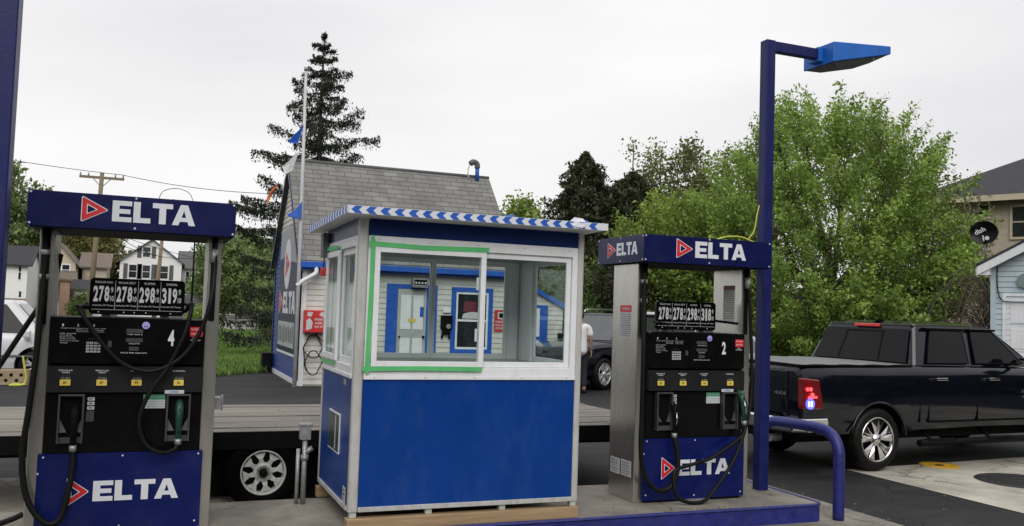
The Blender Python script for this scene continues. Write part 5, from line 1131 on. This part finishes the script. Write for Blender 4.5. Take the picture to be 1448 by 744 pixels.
# ================================================================== PERSON
def skinned(name, verts, edges, radii, m, parent, sub=2, root=0):
    me = bpy.data.meshes.new(name); me.from_pydata(verts, edges, []); me.materials.append(m)
    o = bpy.data.objects.new(name, me); C.objects.link(o)
    sk = o.modifiers.new('skin', 'SKIN'); sk.use_smooth_shade = True
    for i, r in enumerate(radii):
        d = me.skin_vertices[0].data[i]; d.radius = r if isinstance(r, tuple) else (r, r); d.use_root = (i == root)
    ss = o.modifiers.new('sub', 'SUBSURF'); ss.levels = sub; ss.render_levels = sub
    dg = bpy.context.evaluated_depsgraph_get(); nm = bpy.data.meshes.new_from_object(o.evaluated_get(dg)); o.modifiers.clear(); o.data = nm
    if not nm.materials: nm.materials.append(m)
    o.parent = parent; return o
pr = thing('person', 'man in white t-shirt and dark trousers standing behind the trailer', 'person', (9.20, 18.53, -.165), math.radians(-20))
# facing +y (away from the camera), x to his right
V = [(0, 0, .98), (0, .01, 1.18), (0, 0, 1.40), (0, 0, 1.54), (0, .02, 1.63), (0, .03, 1.72), (0, .02, 1.82),
     (.20, 0, 1.50), (.26, -.01, 1.24), (.29, .07, .99), (-.20, 0, 1.50), (-.26, -.01, 1.24), (-.28, .06, .99),
     (.10, 0, .92), (.12, .02, .50), (.13, -.02, .09), (.14, .13, .04), (-.10, 0, .92), (-.12, .04, .50), (-.13, .0, .09), (-.14, .15, .04)]
Ed = [(0, 1), (1, 2), (2, 3), (3, 4), (4, 5), (5, 6), (3, 7), (7, 8), (8, 9), (3, 10), (10, 11), (11, 12), (0, 13), (13, 14), (14, 15), (15, 16), (0, 17), (17, 18), (18, 19), (19, 20)]
Rr = [(.15, .10), (.14, .10), (.17, .11), (.11, .08), .055, (.078, .092), (.070, .085), .058, .045, .030, .058, .045, .030, .092, .062, .045, .035, .092, .062, .045, .035]
skinned('body', V, Ed, Rr, skin, pr)
TV = [(0, 0, .86), (0, 0, 1.02), (0, 0, 1.22), (0, 0, 1.40), (0, 0, 1.52), (.21, 0, 1.50), (.255, -.01, 1.28), (-.21, 0, 1.50), (-.255, -.01, 1.28)]
skinned('t_shirt', TV, [(0, 1), (1, 2), (2, 3), (3, 4), (4, 5), (5, 6), (4, 7), (7, 8)], [(.205, .145), (.20, .145), (.185, .135), (.20, .135), (.13, .10), .083, .078, .083, .078], tee, pr)
PV = [(0, 0, .98), (.10, 0, .86), (.12, .02, .50), (.13, -.01, .12), (-.10, 0, .86), (-.12, .04, .50), (-.13, 0, .12)]
skinned('trousers', PV, [(0, 1), (1, 2), (2, 3), (0, 4), (4, 5), (5, 6)], [(.17, .125), .115, .085, .07, .115, .085, .07], jeans, pr)
b = MB(); b.T = Matrix.Translation((0, .005, 1.79)) @ Matrix.Scale(1.12, 4, (0, 1, 0)); b.lathe([(.088, -.07), (.094, -.01), (.088, .05), (.06, .09), (.0, .105)], hair, 20); b.build('hair', pr)
for s in (-1, 1):
    b = MB(); b.box(s*.135-.05, s*.135+.05, -.08, .19, .0, .09, blackp); b.build('shoe', pr, bevel=.03)
    hx, hy, hz = s*.29, .075, .955
    fv = [(hx, hy, hz+.03), (hx, hy+.005, hz-.05)]; fe = [(0, 1)]; fr_ = [(.022, .036), (.016, .036)]
    for k, (dy, l_) in enumerate(((-.03, .06), (-.01, .075), (.012, .08), (.032, .07))):
        i0 = len(fv); fv += [(hx, hy+dy, hz-.07), (hx-s*.008, hy+dy, hz-.07-l_*.5), (hx-s*.022, hy+dy, hz-.07-l_)]; fe += [(1, i0), (i0, i0+1), (i0+1, i0+2)]; fr_ += [.010, .009, .008]
    i0 = len(fv); fv += [(hx-s*.005, hy+.05, hz-.03), (hx-s*.012, hy+.068, hz-.075)]; fe += [(0, i0), (i0, i0+1)]; fr_ += [.011, .009]
    skinned('hand', fv, fe, fr_, skin, pr, 1)
b = MB(); 
for s in (-1, 1): b.T = Matrix.Translation((s*.083, .02, 1.735)); b.lathe([(0, -.03), (.014, -.02), (.016, .02), (0, .03)], skin, 10)
b.T = Matrix.Identity(4); b.add([(-.012, .118, 1.72), (.012, .118, 1.72), (0, .145, 1.715), (0, .118, 1.765)], [(0, 1, 2), (1, 3, 2), (3, 0, 2)], skin)
for s in (-1, 1): b.T = Matrix.Translation((s*.03, .115, 1.765)); b.lathe([(0, -.008), (.010, 0), (0, .008)], blackp, 8)
b.T = Matrix.Identity(4); b.box(-.025, .025, .11, .119, 1.672, 1.68, redbox); b.build('face', pr)

# ================================================================== TREES
def leaf_object(name, cen, size, m, parent, up_bias=.3, tint=None, aspect=.55, hang=None):
    n = len(cen)
    d = RNG.normal(size=(n, 3)); d[:, 2] += up_bias
    if hang is not None: d = d*.5+np.array([0, 0, -1.0])*hang
    d /= np.linalg.norm(d, axis=1)[:, None]
    e = RNG.normal(size=(n, 3)); e -= (e*d).sum(1)[:, None]*d; e /= np.linalg.norm(e, axis=1)[:, None]
    s = size*(.45+1.25*RNG.random(n)**1.8)[:, None]
    P0 = cen-d*s*.5; P2 = cen+d*s*.5; P1 = cen+e*s*aspect*.5; P3 = cen-e*s*aspect*.5
    v = np.stack([P0, P1, P2, P3], 1).reshape(-1, 3).astype(np.float32)
    me = bpy.data.meshes.new(name); me.vertices.add(4*n); me.vertices.foreach_set('co', v.ravel()); me.loops.add(4*n); me.loops.foreach_set('vertex_index', np.arange(4*n, dtype=np.int32))
    me.polygons.add(n); me.polygons.foreach_set('loop_start', np.arange(0, 4*n, 4, dtype=np.int32)); me.polygons.foreach_set('loop_total', np.full(n, 4, dtype=np.int32))
    me.update(calc_edges=True)
    t = tint if tint is not None else RNG.random(n)
    at = me.attributes.new('tint', 'FLOAT', 'FACE'); at.data.foreach_set('value', np.clip(t, 0, 1).astype(np.float32))
    me.materials.append(m); o = bpy.data.objects.new(name, me); C.objects.link(o)
    if parent: o.parent = parent
    return o
def profile_r(prof, z):
    zs = [p[0] for p in prof]; rs = [p[1] for p in prof]; return np.interp(z, zs, rs)
def broadleaf(name, label, loc, prof, ncl, nleaf, lsize, m, trunk_r, seed, cl=(.35, .35, .55), limbs=9, cat='tree', group='background trees', shell=.35, gap=.25, up=.5, rough=.22, low=0, bm_=None, twig=.012):
    """crown envelope 'prof' [(z, radius)...]; clusters of leaves sit at the ends of real limbs"""
    global RNG
    RNG = np.random.default_rng(seed); random.seed(seed)
    o = thing(name, label, cat, loc, 0, group); zs = [p[0] for p in prof]; z0, z1 = min(zs), max(zs)
    ph = RNG.random(6)*2*PI
    def lump(a, z): return 1+rough*(math.sin(2*a+ph[0]+z*.9)+.7*math.sin(3*a+ph[1]-z*1.3)+.6*math.sin(5*a+ph[2]+z*2.1)+.4*math.sin(9*a+ph[3]+z*3.3))*.6
    cs = []
    while len(cs) < ncl:
        z = z0+(z1-z0)*RNG.random(); R_ = profile_r(prof, z)
        if RNG.random() > (R_/max(p[1] for p in prof))**1.2+.08: continue
        a = RNG.random()*2*PI; r = R_*lump(a, z)*(shell+(1-shell)*RNG.random()**.6)
        if math.sin(a*3+z*1.7+ph[4])*math.sin(z*2.3+a+ph[5]) > 1-gap*2 and RNG.random() < .7: continue
        cs.append((r*math.cos(a), r*math.sin(a), z+RNG.normal()*.15))
    cs = np.array(cs)
    # trunk and limbs
    b = MB(); bmat_ = bm_ or bark; top = z0+(z1-z0)*.55
    tp = [(0, 0, -.1), (.06, .03, z0*.6+.3), (-.05, .08, top*.5), (.08, 0, top)]
    b.tube(smooth_path(tp, 4), [trunk_r*(1-.06*i) for i in range(13)][:len(smooth_path(tp, 4))], bmat_, 10)
    nodes = []
    for k in range(limbs):
        a = 2*PI*k/limbs+RNG.random()*.8; zb = (.25+.65*RNG.random())*top; zt_ = min(z1*.93, zb+(z1-zb)*(.35+.5*RNG.random())); R_ = profile_r(prof, zt_)*.62
        p0 = Vector((0, .03, zb)); p2 = Vector((R_*math.cos(a), R_*math.sin(a), zt_)); p1 = p0.lerp(p2, .5)+Vector((R_*.22*math.cos(a), R_*.22*math.sin(a), -.12*(zt_-zb)))
        pts = [p0*(1-t)**2+p1*2*t*(1-t)+p2*t*t for t in [i/6 for i in range(7)]]
        b.tube(pts, [trunk_r*.45*(1-.12*i) for i in range(7)], bmat_, 6, False); nodes += [tuple(p) for p in pts[1:]]
    nodes = np.array(nodes+[(0, 0, top*q) for q in (.6, .8, 1)])
    for i, c in enumerate(cs):
        if i % 2 == 0 or ncl < 160:
            dd = np.linalg.norm(nodes-c+np.array([0, 0, .8]), axis=1); q = nodes[dd.argmin()]
            mid = (q+c)/2+np.array([0, 0, -.12])+RNG.normal(size=3)*.08; b.tube([tuple(q), tuple(mid), tuple(c), tuple(c+(c-mid)*.35)], [twig*2, twig*1.4, twig, twig*.4], bmat_, 4, False)
    b.build('trunk', o)
    idx = RNG.integers(0, ncl, nleaf); dirs = cs.copy(); dirs[:, 2] = np.abs(dirs[:, 2]-z0)*up+.3; dirs /= np.linalg.norm(dirs, axis=1)[:, None]
    along = np.clip(RNG.normal(size=nleaf), -2, 1.7)*cl[2]; pos = cs[idx]+dirs[idx]*along[:, None]+np.clip(RNG.normal(size=(nleaf, 3)), -1.7, 1.7)*np.array([cl[0], cl[0], cl[1]])*(.35+.65*np.exp(-np.maximum(along, 0)*1.5))[:, None]
    pos[:, 2] = np.maximum(pos[:, 2], low+.05)
    ct = RNG.random(ncl); tint = ct[idx]*.55+RNG.random(nleaf)*.45
    leaf_object('crown', pos, lsize, m, o, .3, tint)
    return o
def spruce(name, label, loc, H_, Rm, seed, m, z0=1.2, nw=26, dens=1.0, lsize=.17, group='background trees', droop=.35, narrow=1.0, r_trunk=.2):
    global RNG
    RNG = np.random.default_rng(seed); o = thing(name, label, 'conifer', loc, 0, group); b = MB()
    b.tube([(0, 0, -.1), (.04, 0, H_*.4), (-.03, .02, H_*.75), (.0, 0, H_)], [r_trunk, r_trunk*.7, r_trunk*.35, .015], bark, 10)
    pos = []; 
    for k in range(nw):
        f = k/(nw-1); z = z0+(H_-z0-.15)*f**.95; Rw = (Rm*(1-f)**narrow+.12); nb_ = max(3, int(6-2*f+RNG.integers(0, 2)))
        a0 = RNG.random()*6.28
        for j in range(nb_):
            a = a0+2*PI*j/nb_+RNG.normal()*.25; L_ = Rw*(.40+.72*RNG.random()**.8); zj = RNG.normal()*.16*(1-.7*f); up_ = .02+.16*RNG.random(); ca, sa = math.cos(a), math.sin(a)
            pts = []; dz = -droop*L_*(1-f*.9)
            for i in range(8):
                t = i/7; pts.append((ca*L_*t, sa*L_*t, z+zj+dz*math.sin(t*PI*.62)+up_*L_*t**3*(1+.4*f)+.05*math.sin(t*9+j)))
            b.tube(pts, [.035*(1-f)+.012]+[.02*(1-f)*(1-i/8)+.006 for i in range(1, 8)], bark, 4, False)
            n_ = int(90*dens*L_/max(.6, 1))+12
            t = RNG.random(n_)**.75; P_ = np.array(pts); ii = np.clip((t*7).astype(int), 0, 6); fr = (t*7-ii)[:, None]; q = P_[ii]*(1-fr)+P_[ii+1]*fr
            side = RNG.normal(size=n_)*.13*L_**.5*np.sin(np.clip(t, .12, 1)*2.6)**.6; q[:, 0] += -sa*side; q[:, 1] += ca*side
            q[:, 2] += -np.abs(RNG.normal(size=n_))*.13*min(1.3, L_)+.01; pos.append(q)
    b.build('trunk', o); pos = np.concatenate(pos); n_ = 120
    tip = np.stack([RNG.normal(size=n_)*.05, RNG.normal(size=n_)*.05, H_-RNG.random(n_)*.9], 1); pos = np.concatenate([pos, tip])
    leaf_object('needles', pos, lsize, m, o, 0, None, .32, hang=.55); return o
# tall spruce behind the shop
spruce('spruce_tree', 'tall sparse dark spruce rising behind the shop roof', (5.75, 34.2, -.17), 12.25, 4.9, 19, lf_spruce, z0=2.0, nw=22, dens=3.6, lsize=.125, droop=.26, narrow=.86)
# dark conifers between booth and pump 2
def conifer_mass(name, label, loc, prof, seed, n, m=lf_dark, ls=.20):
    global RNG
    RNG = np.random.default_rng(seed); o = thing(name, label, 'conifer', loc, 0, 'background trees'); H_ = prof[-1][0]
    b = MB(); b.tube([(0, 0, -.1), (0, .03, H_*.5), (0, 0, H_)], [.2, .12, .015], bark, 8); 
    z = RNG.random(n)*H_; R_ = profile_r(prof, z); keep = RNG.random(n) < (R_/max(p[1] for p in prof)+.12); z = z[keep]; R_ = R_[keep]; n = len(z); a = RNG.random(n)*2*PI; ph = RNG.random(4)*6.28
    ln = 1+.28*np.sin(3*a+z*2.2+ph[0])+.26*np.sin(7*a-z*5.1+ph[1])+.12*np.sin(13*a+z*7+ph[2]); r = R_*ln*(.35+.65*RNG.random(n)**.5)*(1+.22*(RNG.random(n) > .93)*RNG.random(n))
    pos = np.stack([r*np.cos(a), r*np.sin(a), z+.25*r*(.5+.5*np.sin(z*6+a*3))], 1)
    for k in range(60):
        i = RNG.integers(0, n); p = pos[i]; b.tube([(0, 0, max(.3, p[2]-.6)), tuple(p*.6+np.array([0, 0, p[2]*.4-.25])), tuple(p+np.array([0, 0, .12]))], [.03, .018, .005], bark, 4, False)
    b.build('trunk', o); leaf_object('needles', pos, ls, m, o, .9, .25+.5*(np.sin(a*5+z*3)*.5+.5)*RNG.random(n)+.25*RNG.random(n), .4); return o
conifer_mass('cedar_tree', 'tall dark cedar behind the right end of the booth roof', (17.75, 35.6, -.17), [(0, 1.5), (1, 2.0), (4, 1.95), (5.6, 1.6), (7.0, 1.15), (8.0, .7), (8.6, .3), (9.0, .05)], 11, 60000)
conifer_mass('cedar_tree', 'shorter dark cedar directly left of the sparse olive tree', (18.9, 33.4, -.17), [(0, 1.5), (1, 1.9), (4, 1.75), (5.6, 1.4), (6.6, 1.1), (7.3, .6), (7.9, .1)], 12, 52000)
conifer_mass('cedar_tree', 'low dark cedar bush left of the two tall cedars', (15.6, 36.5, -.17), [(0, 1.2), (2.5, 1.1), (4.6, .7), (5.6, .1)], 13, 20000)
# trees on the right
broadleaf('maple_tree', 'large full green maple behind the black pickup', (21.1, 23.9, -.17), [(.4, 2.7), (1.5, 3.7), (3.2, 4.4), (5.3, 4.2), (6.4, 3.8), (7.5, 3.2), (8.3, 2.4), (8.8, 1.4)], 600, 200000, .105, lf_maple, .24, 27, cl=(.19, .16, .42), limbs=18, shell=.35, rough=.10, gap=.33)
broadleaf('broadleaf_tree', 'yellow green tree left of the maple above pump 2', (17.9, 28.4, -.17), [(.3, 2.0), (1.5, 2.7), (3.2, 2.9), (4.6, 2.3), (5.6, 1.3), (6.3, .4)], 330, 50000, .13, lf_yel, .14, 22, cl=(.22, .20, .35), limbs=10, rough=.15)
broadleaf('olive_tree', 'sparse olive tree with visible branches above pump 2', (29.0, 47.2, -.17), [(3.5, 1.5), (6, 3.0), (8.5, 3.7), (10.5, 3.2), (12.3, 1.5)], 170, 15000, .22, lf_olive, .20, 23, cl=(.42, .30, .35), limbs=12, gap=.4, twig=.035)
broadleaf('olive_tree', 'second sparse olive tree touching the maple on its left', (32.0, 44.0, -.17), [(3.5, 1.5), (6, 2.6), (8.5, 3.0), (10.5, 2.2), (11.6, .8)], 120, 10000, .22, lf_olive, .18, 24, cl=(.42, .30, .35), limbs=10, gap=.4, twig=.035)
broadleaf('broadleaf_tree', 'pale budding tree just above the booth roof', (22.9, 55.5, -.17), [(3.5, 1.5), (6, 2.6), (8.0, 2.2), (9.0, .8)], 90, 9000, .25, lf_yel, .16, 25, cl=(.45, .35, .4), limbs=8, twig=.03)
broadleaf('olive_tree', 'olive green tree at the right flank of the maple by the beige house', (24.3, 22.9, -.17), [(2.2, 1.0), (3.4, 1.9), (4.6, 2.1), (5.6, 1.6), (6.6, .8), (7.2, .3)], 90, 8000, .12, lf_olive, .14, 26, cl=(.25, .22, .35), limbs=10)
for i, (x, y, r, h, mm, n_, lab) in enumerate([(12.9, 27.5, 1.7, 3.2, lf_mid, 16000, 'dense green bush behind the man in white'), (15.2, 27.8, 1.9, 3.6, lf_dark, 20000, 'dark bush behind the parked dark SUV'), (17.3, 26.6, 1.8, 3.3, lf_mid, 18000, 'green bush seen through the opening of pump 2'),
                                        (18.6, 25.0, 1.7, 2.9, lf_yel, 16000, 'bright bush at the left foot of the maple'), (11.2, 29.5, 1.8, 3.4, lf_dark, 16000, 'dark bush right of the lean-to shed')]):
    broadleaf('bush', lab, (x, y, -.17), [(.1, r*.85), (h*.35, r), (h*.7, r*.75), (h, r*.2)], 130, n_, .12, mm, .05, 40+i, cl=(.26, .22, .25), limbs=8, cat='bush', group='bushes along the lot', rough=.2)
# bare twiggy bush in front of the beige house
RNG = np.random.default_rng(31); o = thing('bare_bush', 'tangle of bare arching twigs before the beige house', 'bush', (23.9, 19.6, -.17)); b = MB()
for k in range(150):
    a = RNG.random()*2*PI; L_ = 1.0+1.6*RNG.random(); h = 1.6+1.9*RNG.random(); x1, y1 = L_*math.cos(a), L_*math.sin(a)
    pts = smooth_path([(0, 0, .1), (x1*.3, y1*.3, h*.75), (x1*.75, y1*.75, h), (x1*1.15, y1*1.15, h*.78), (x1*1.35, y1*1.35, h*.5)], 3); b.tube(pts, [.022*(1-.07*i) for i in range(len(pts))], bark, 4, False)
    for j in range(4):
        p = pts[3+RNG.integers(0, len(pts)-4)]; d = Vector(RNG.normal(size=3)*.35); b.tube([p, p+d*.6+Vector((0, 0, .1)), p+d+Vector((0, 0, -.05))], [.010, .007, .003], bark, 3, False)
b.build('branches', o)
# trees at the left, around and behind the houses
broadleaf('broadleaf_tree', 'dark green leafy tree behind the far left white house', (-13.2, 90, -.17), [(2, 3), (5, 4.6), (8.5, 4.8), (11.5, 3.4), (13.2, 1.0)], 190, 26000, .42, lf_far, .35, 51, cl=(.6, .5, .7), limbs=10, gap=.4, twig=.04)
broadleaf('broadleaf_tree', 'brown budding tree between the cream house and the white gable', (-6.0, 104, -.17), [(2.5, 2.0), (5, 3.0), (8, 3.0), (10.0, 1.4)], 230, 22000, .36, lf_brown, .25, 52, cl=(.5, .4, .6), limbs=12, gap=.3, twig=.035)
broadleaf('broadleaf_tree', 'green tree right of the white gabled house', (6.9, 92, -.17), [(1.5, 2.0), (3.5, 2.9), (6, 2.7), (7.6, 1.0)], 190, 20000, .34, lf_far, .2, 53, cl=(.45, .4, .5), twig=.03)
broadleaf('broadleaf_tree', 'taller green tree left of the gravel drive', (9.6, 104, -.17), [(2, 2.2), (4.5, 3.4), (7.5, 3.0), (9.2, 1.0)], 190, 20000, .38, lf_far, .2, 54, cl=(.5, .4, .5), twig=.03)
broadleaf('broadleaf_tree', 'dark tree at the head of the gravel drive', (13.0, 112, -.17), [(1, 3.0), (4.5, 3.8), (7, 3.0), (8.8, 1.0)], 200, 22000, .40, lf_far, .2, 55, cl=(.5, .4, .5), twig=.03)
broadleaf('broadleaf_tree', 'green tree right of the gravel drive behind the lawn', (10.4, 70, -.17), [(.8, 1.9), (2.5, 2.5), (4.6, 2.1), (6.0, .7)], 150, 15000, .26, lf_far, .16, 56, cl=(.4, .35, .45), twig=.02)
broadleaf('broadleaf_tree', 'dark leafy tree at the left edge of the shop gable', (7.9, 53, -.17), [(.3, 1.5), (1.6, 1.9), (3.0, 1.4), (3.9, .5)], 110, 14000, .20, lf_far, .14, 57, cl=(.35, .3, .4), twig=.016)
broadleaf('bush', 'low brown green scrub between lawn and gravel drive', (7.3, 50.5, -.17), [(.1, 1.2), (.8, 1.3), (1.6, .4)], 70, 8000, .13, lf_olive, .04, 58, cl=(.25, .2, .2), cat='bush', group='bushes along the lot')
broadleaf('bush', 'yellow green bush left of the gravel drive', (3.4, 62, -.17), [(.1, 1.0), (.6, 1.1), (1.2, .4)], 50, 6000, .14, lf_yel, .04, 59, cl=(.25, .2, .2), cat='bush', group='bushes along the lot')
broadleaf('bush', 'green bush by the brick porch of the cream house', (-5.0, 80, -.17), [(.1, .7), (1.0, .8), (1.9, .3)], 50, 5000, .16, lf_mid, .04, 60, cl=(.2, .2, .2), cat='bush', group='bushes along the lot')
# far tree line closing the horizon
RNG = np.random.default_rng(71); n_ = 60000
a = RNG.random(n_); x = -60+190*a; base = 150-.35*(x+60)+RNG.normal(size=n_)*3; hh = 5+1.8*np.sin(x*.21)+1.3*np.sin(x*.53+1)+.8*np.sin(x*1.3)
pos = np.stack([x, base, RNG.random(n_)**.8*hh], 1); stuff(leaf_object('distant_trees', pos, .9, lf_mid, None)); bpy.data.objects['distant_trees']['label'] = 'distant wood closing the horizon'; bpy.data.objects['distant_trees']['category'] = 'wood'
n_ = 45000; a = PI*(1.0+1.25*RNG.random(n_))-.35; rr_ = 34+RNG.normal(size=n_)*2.5; hh = 9+2.5*np.sin(a*9)+1.5*np.sin(a*23)  # tree ring out of view, added so glossy blacks reflect a dark horizon
pos = np.stack([rr_*np.cos(a)+3, rr_*np.sin(a)+2, RNG.random(n_)*hh-.1], 1); q_ = leaf_object('distant_trees', pos, 1.0, lf_dark, None); stuff(q_); q_['label'] = 'added unseen ring of trees behind the camera, darkens reflections'; q_['category'] = 'wood'
# lawn grass
n_ = 70000; u = RNG.random(n_); y = 21.8+38*RNG.random(n_)**1.6; x = (-.02+.165*u)*y*1.15-1.0
ok_ = ~((x > 3.0) & (y < 25.1)) & (x > -2.6) & (y > 21.9+.105*np.maximum(0, x+3.5)+RNG.normal(size=n_)*.08+np.where(x > 1.0, .9*(x-1.0), 0)) ; x = x[ok_]; y = y[ok_]; n_ = len(x)
tt = .5+.35*np.sin(x*.9+y*.4)*np.sin(y*.5)+.25*RNG.normal(size=n_)
pos = np.stack([x, y, -.17+.05+.05*RNG.random(n_)], 1); g = leaf_object('lawn_grass', pos, .17, lf_grass, None, 2.6, tt, .22); stuff(g); g['label'] = 'unmown green lawn beside the shop gable'; g['category'] = 'grass'
RNG = np.random.default_rng(5); b = MB()
for k in range(700):
    q = k % 3
    if q == 0: x, y, z = RNG.uniform(-3.5, 5.6), 6.62+RNG.random()**2*1.1, .0
    elif q == 1: x, y, z = 6.37+RNG.normal()*.12, RNG.uniform(5.2, 8.5), -.154
    else: x, y, z = RNG.uniform(6.5, 11), RNG.uniform(5.5, 10), -.152
    r = .003+.006*RNG.random()**3; b.add([(x-r, y, z), (x+r*.6, y-r, z), (x+r*.5, y+r, z), (x, y, z+r)], [(0, 1, 3), (1, 2, 3), (2, 0, 3)], gravel if k % 2 else asph)
g = b.build('grit'); stuff(g); g['label'] = 'scattered grit on the island and apron'; g['category'] = 'grit'
# roots removed from the file scope
bpy.context.view_layer.update()
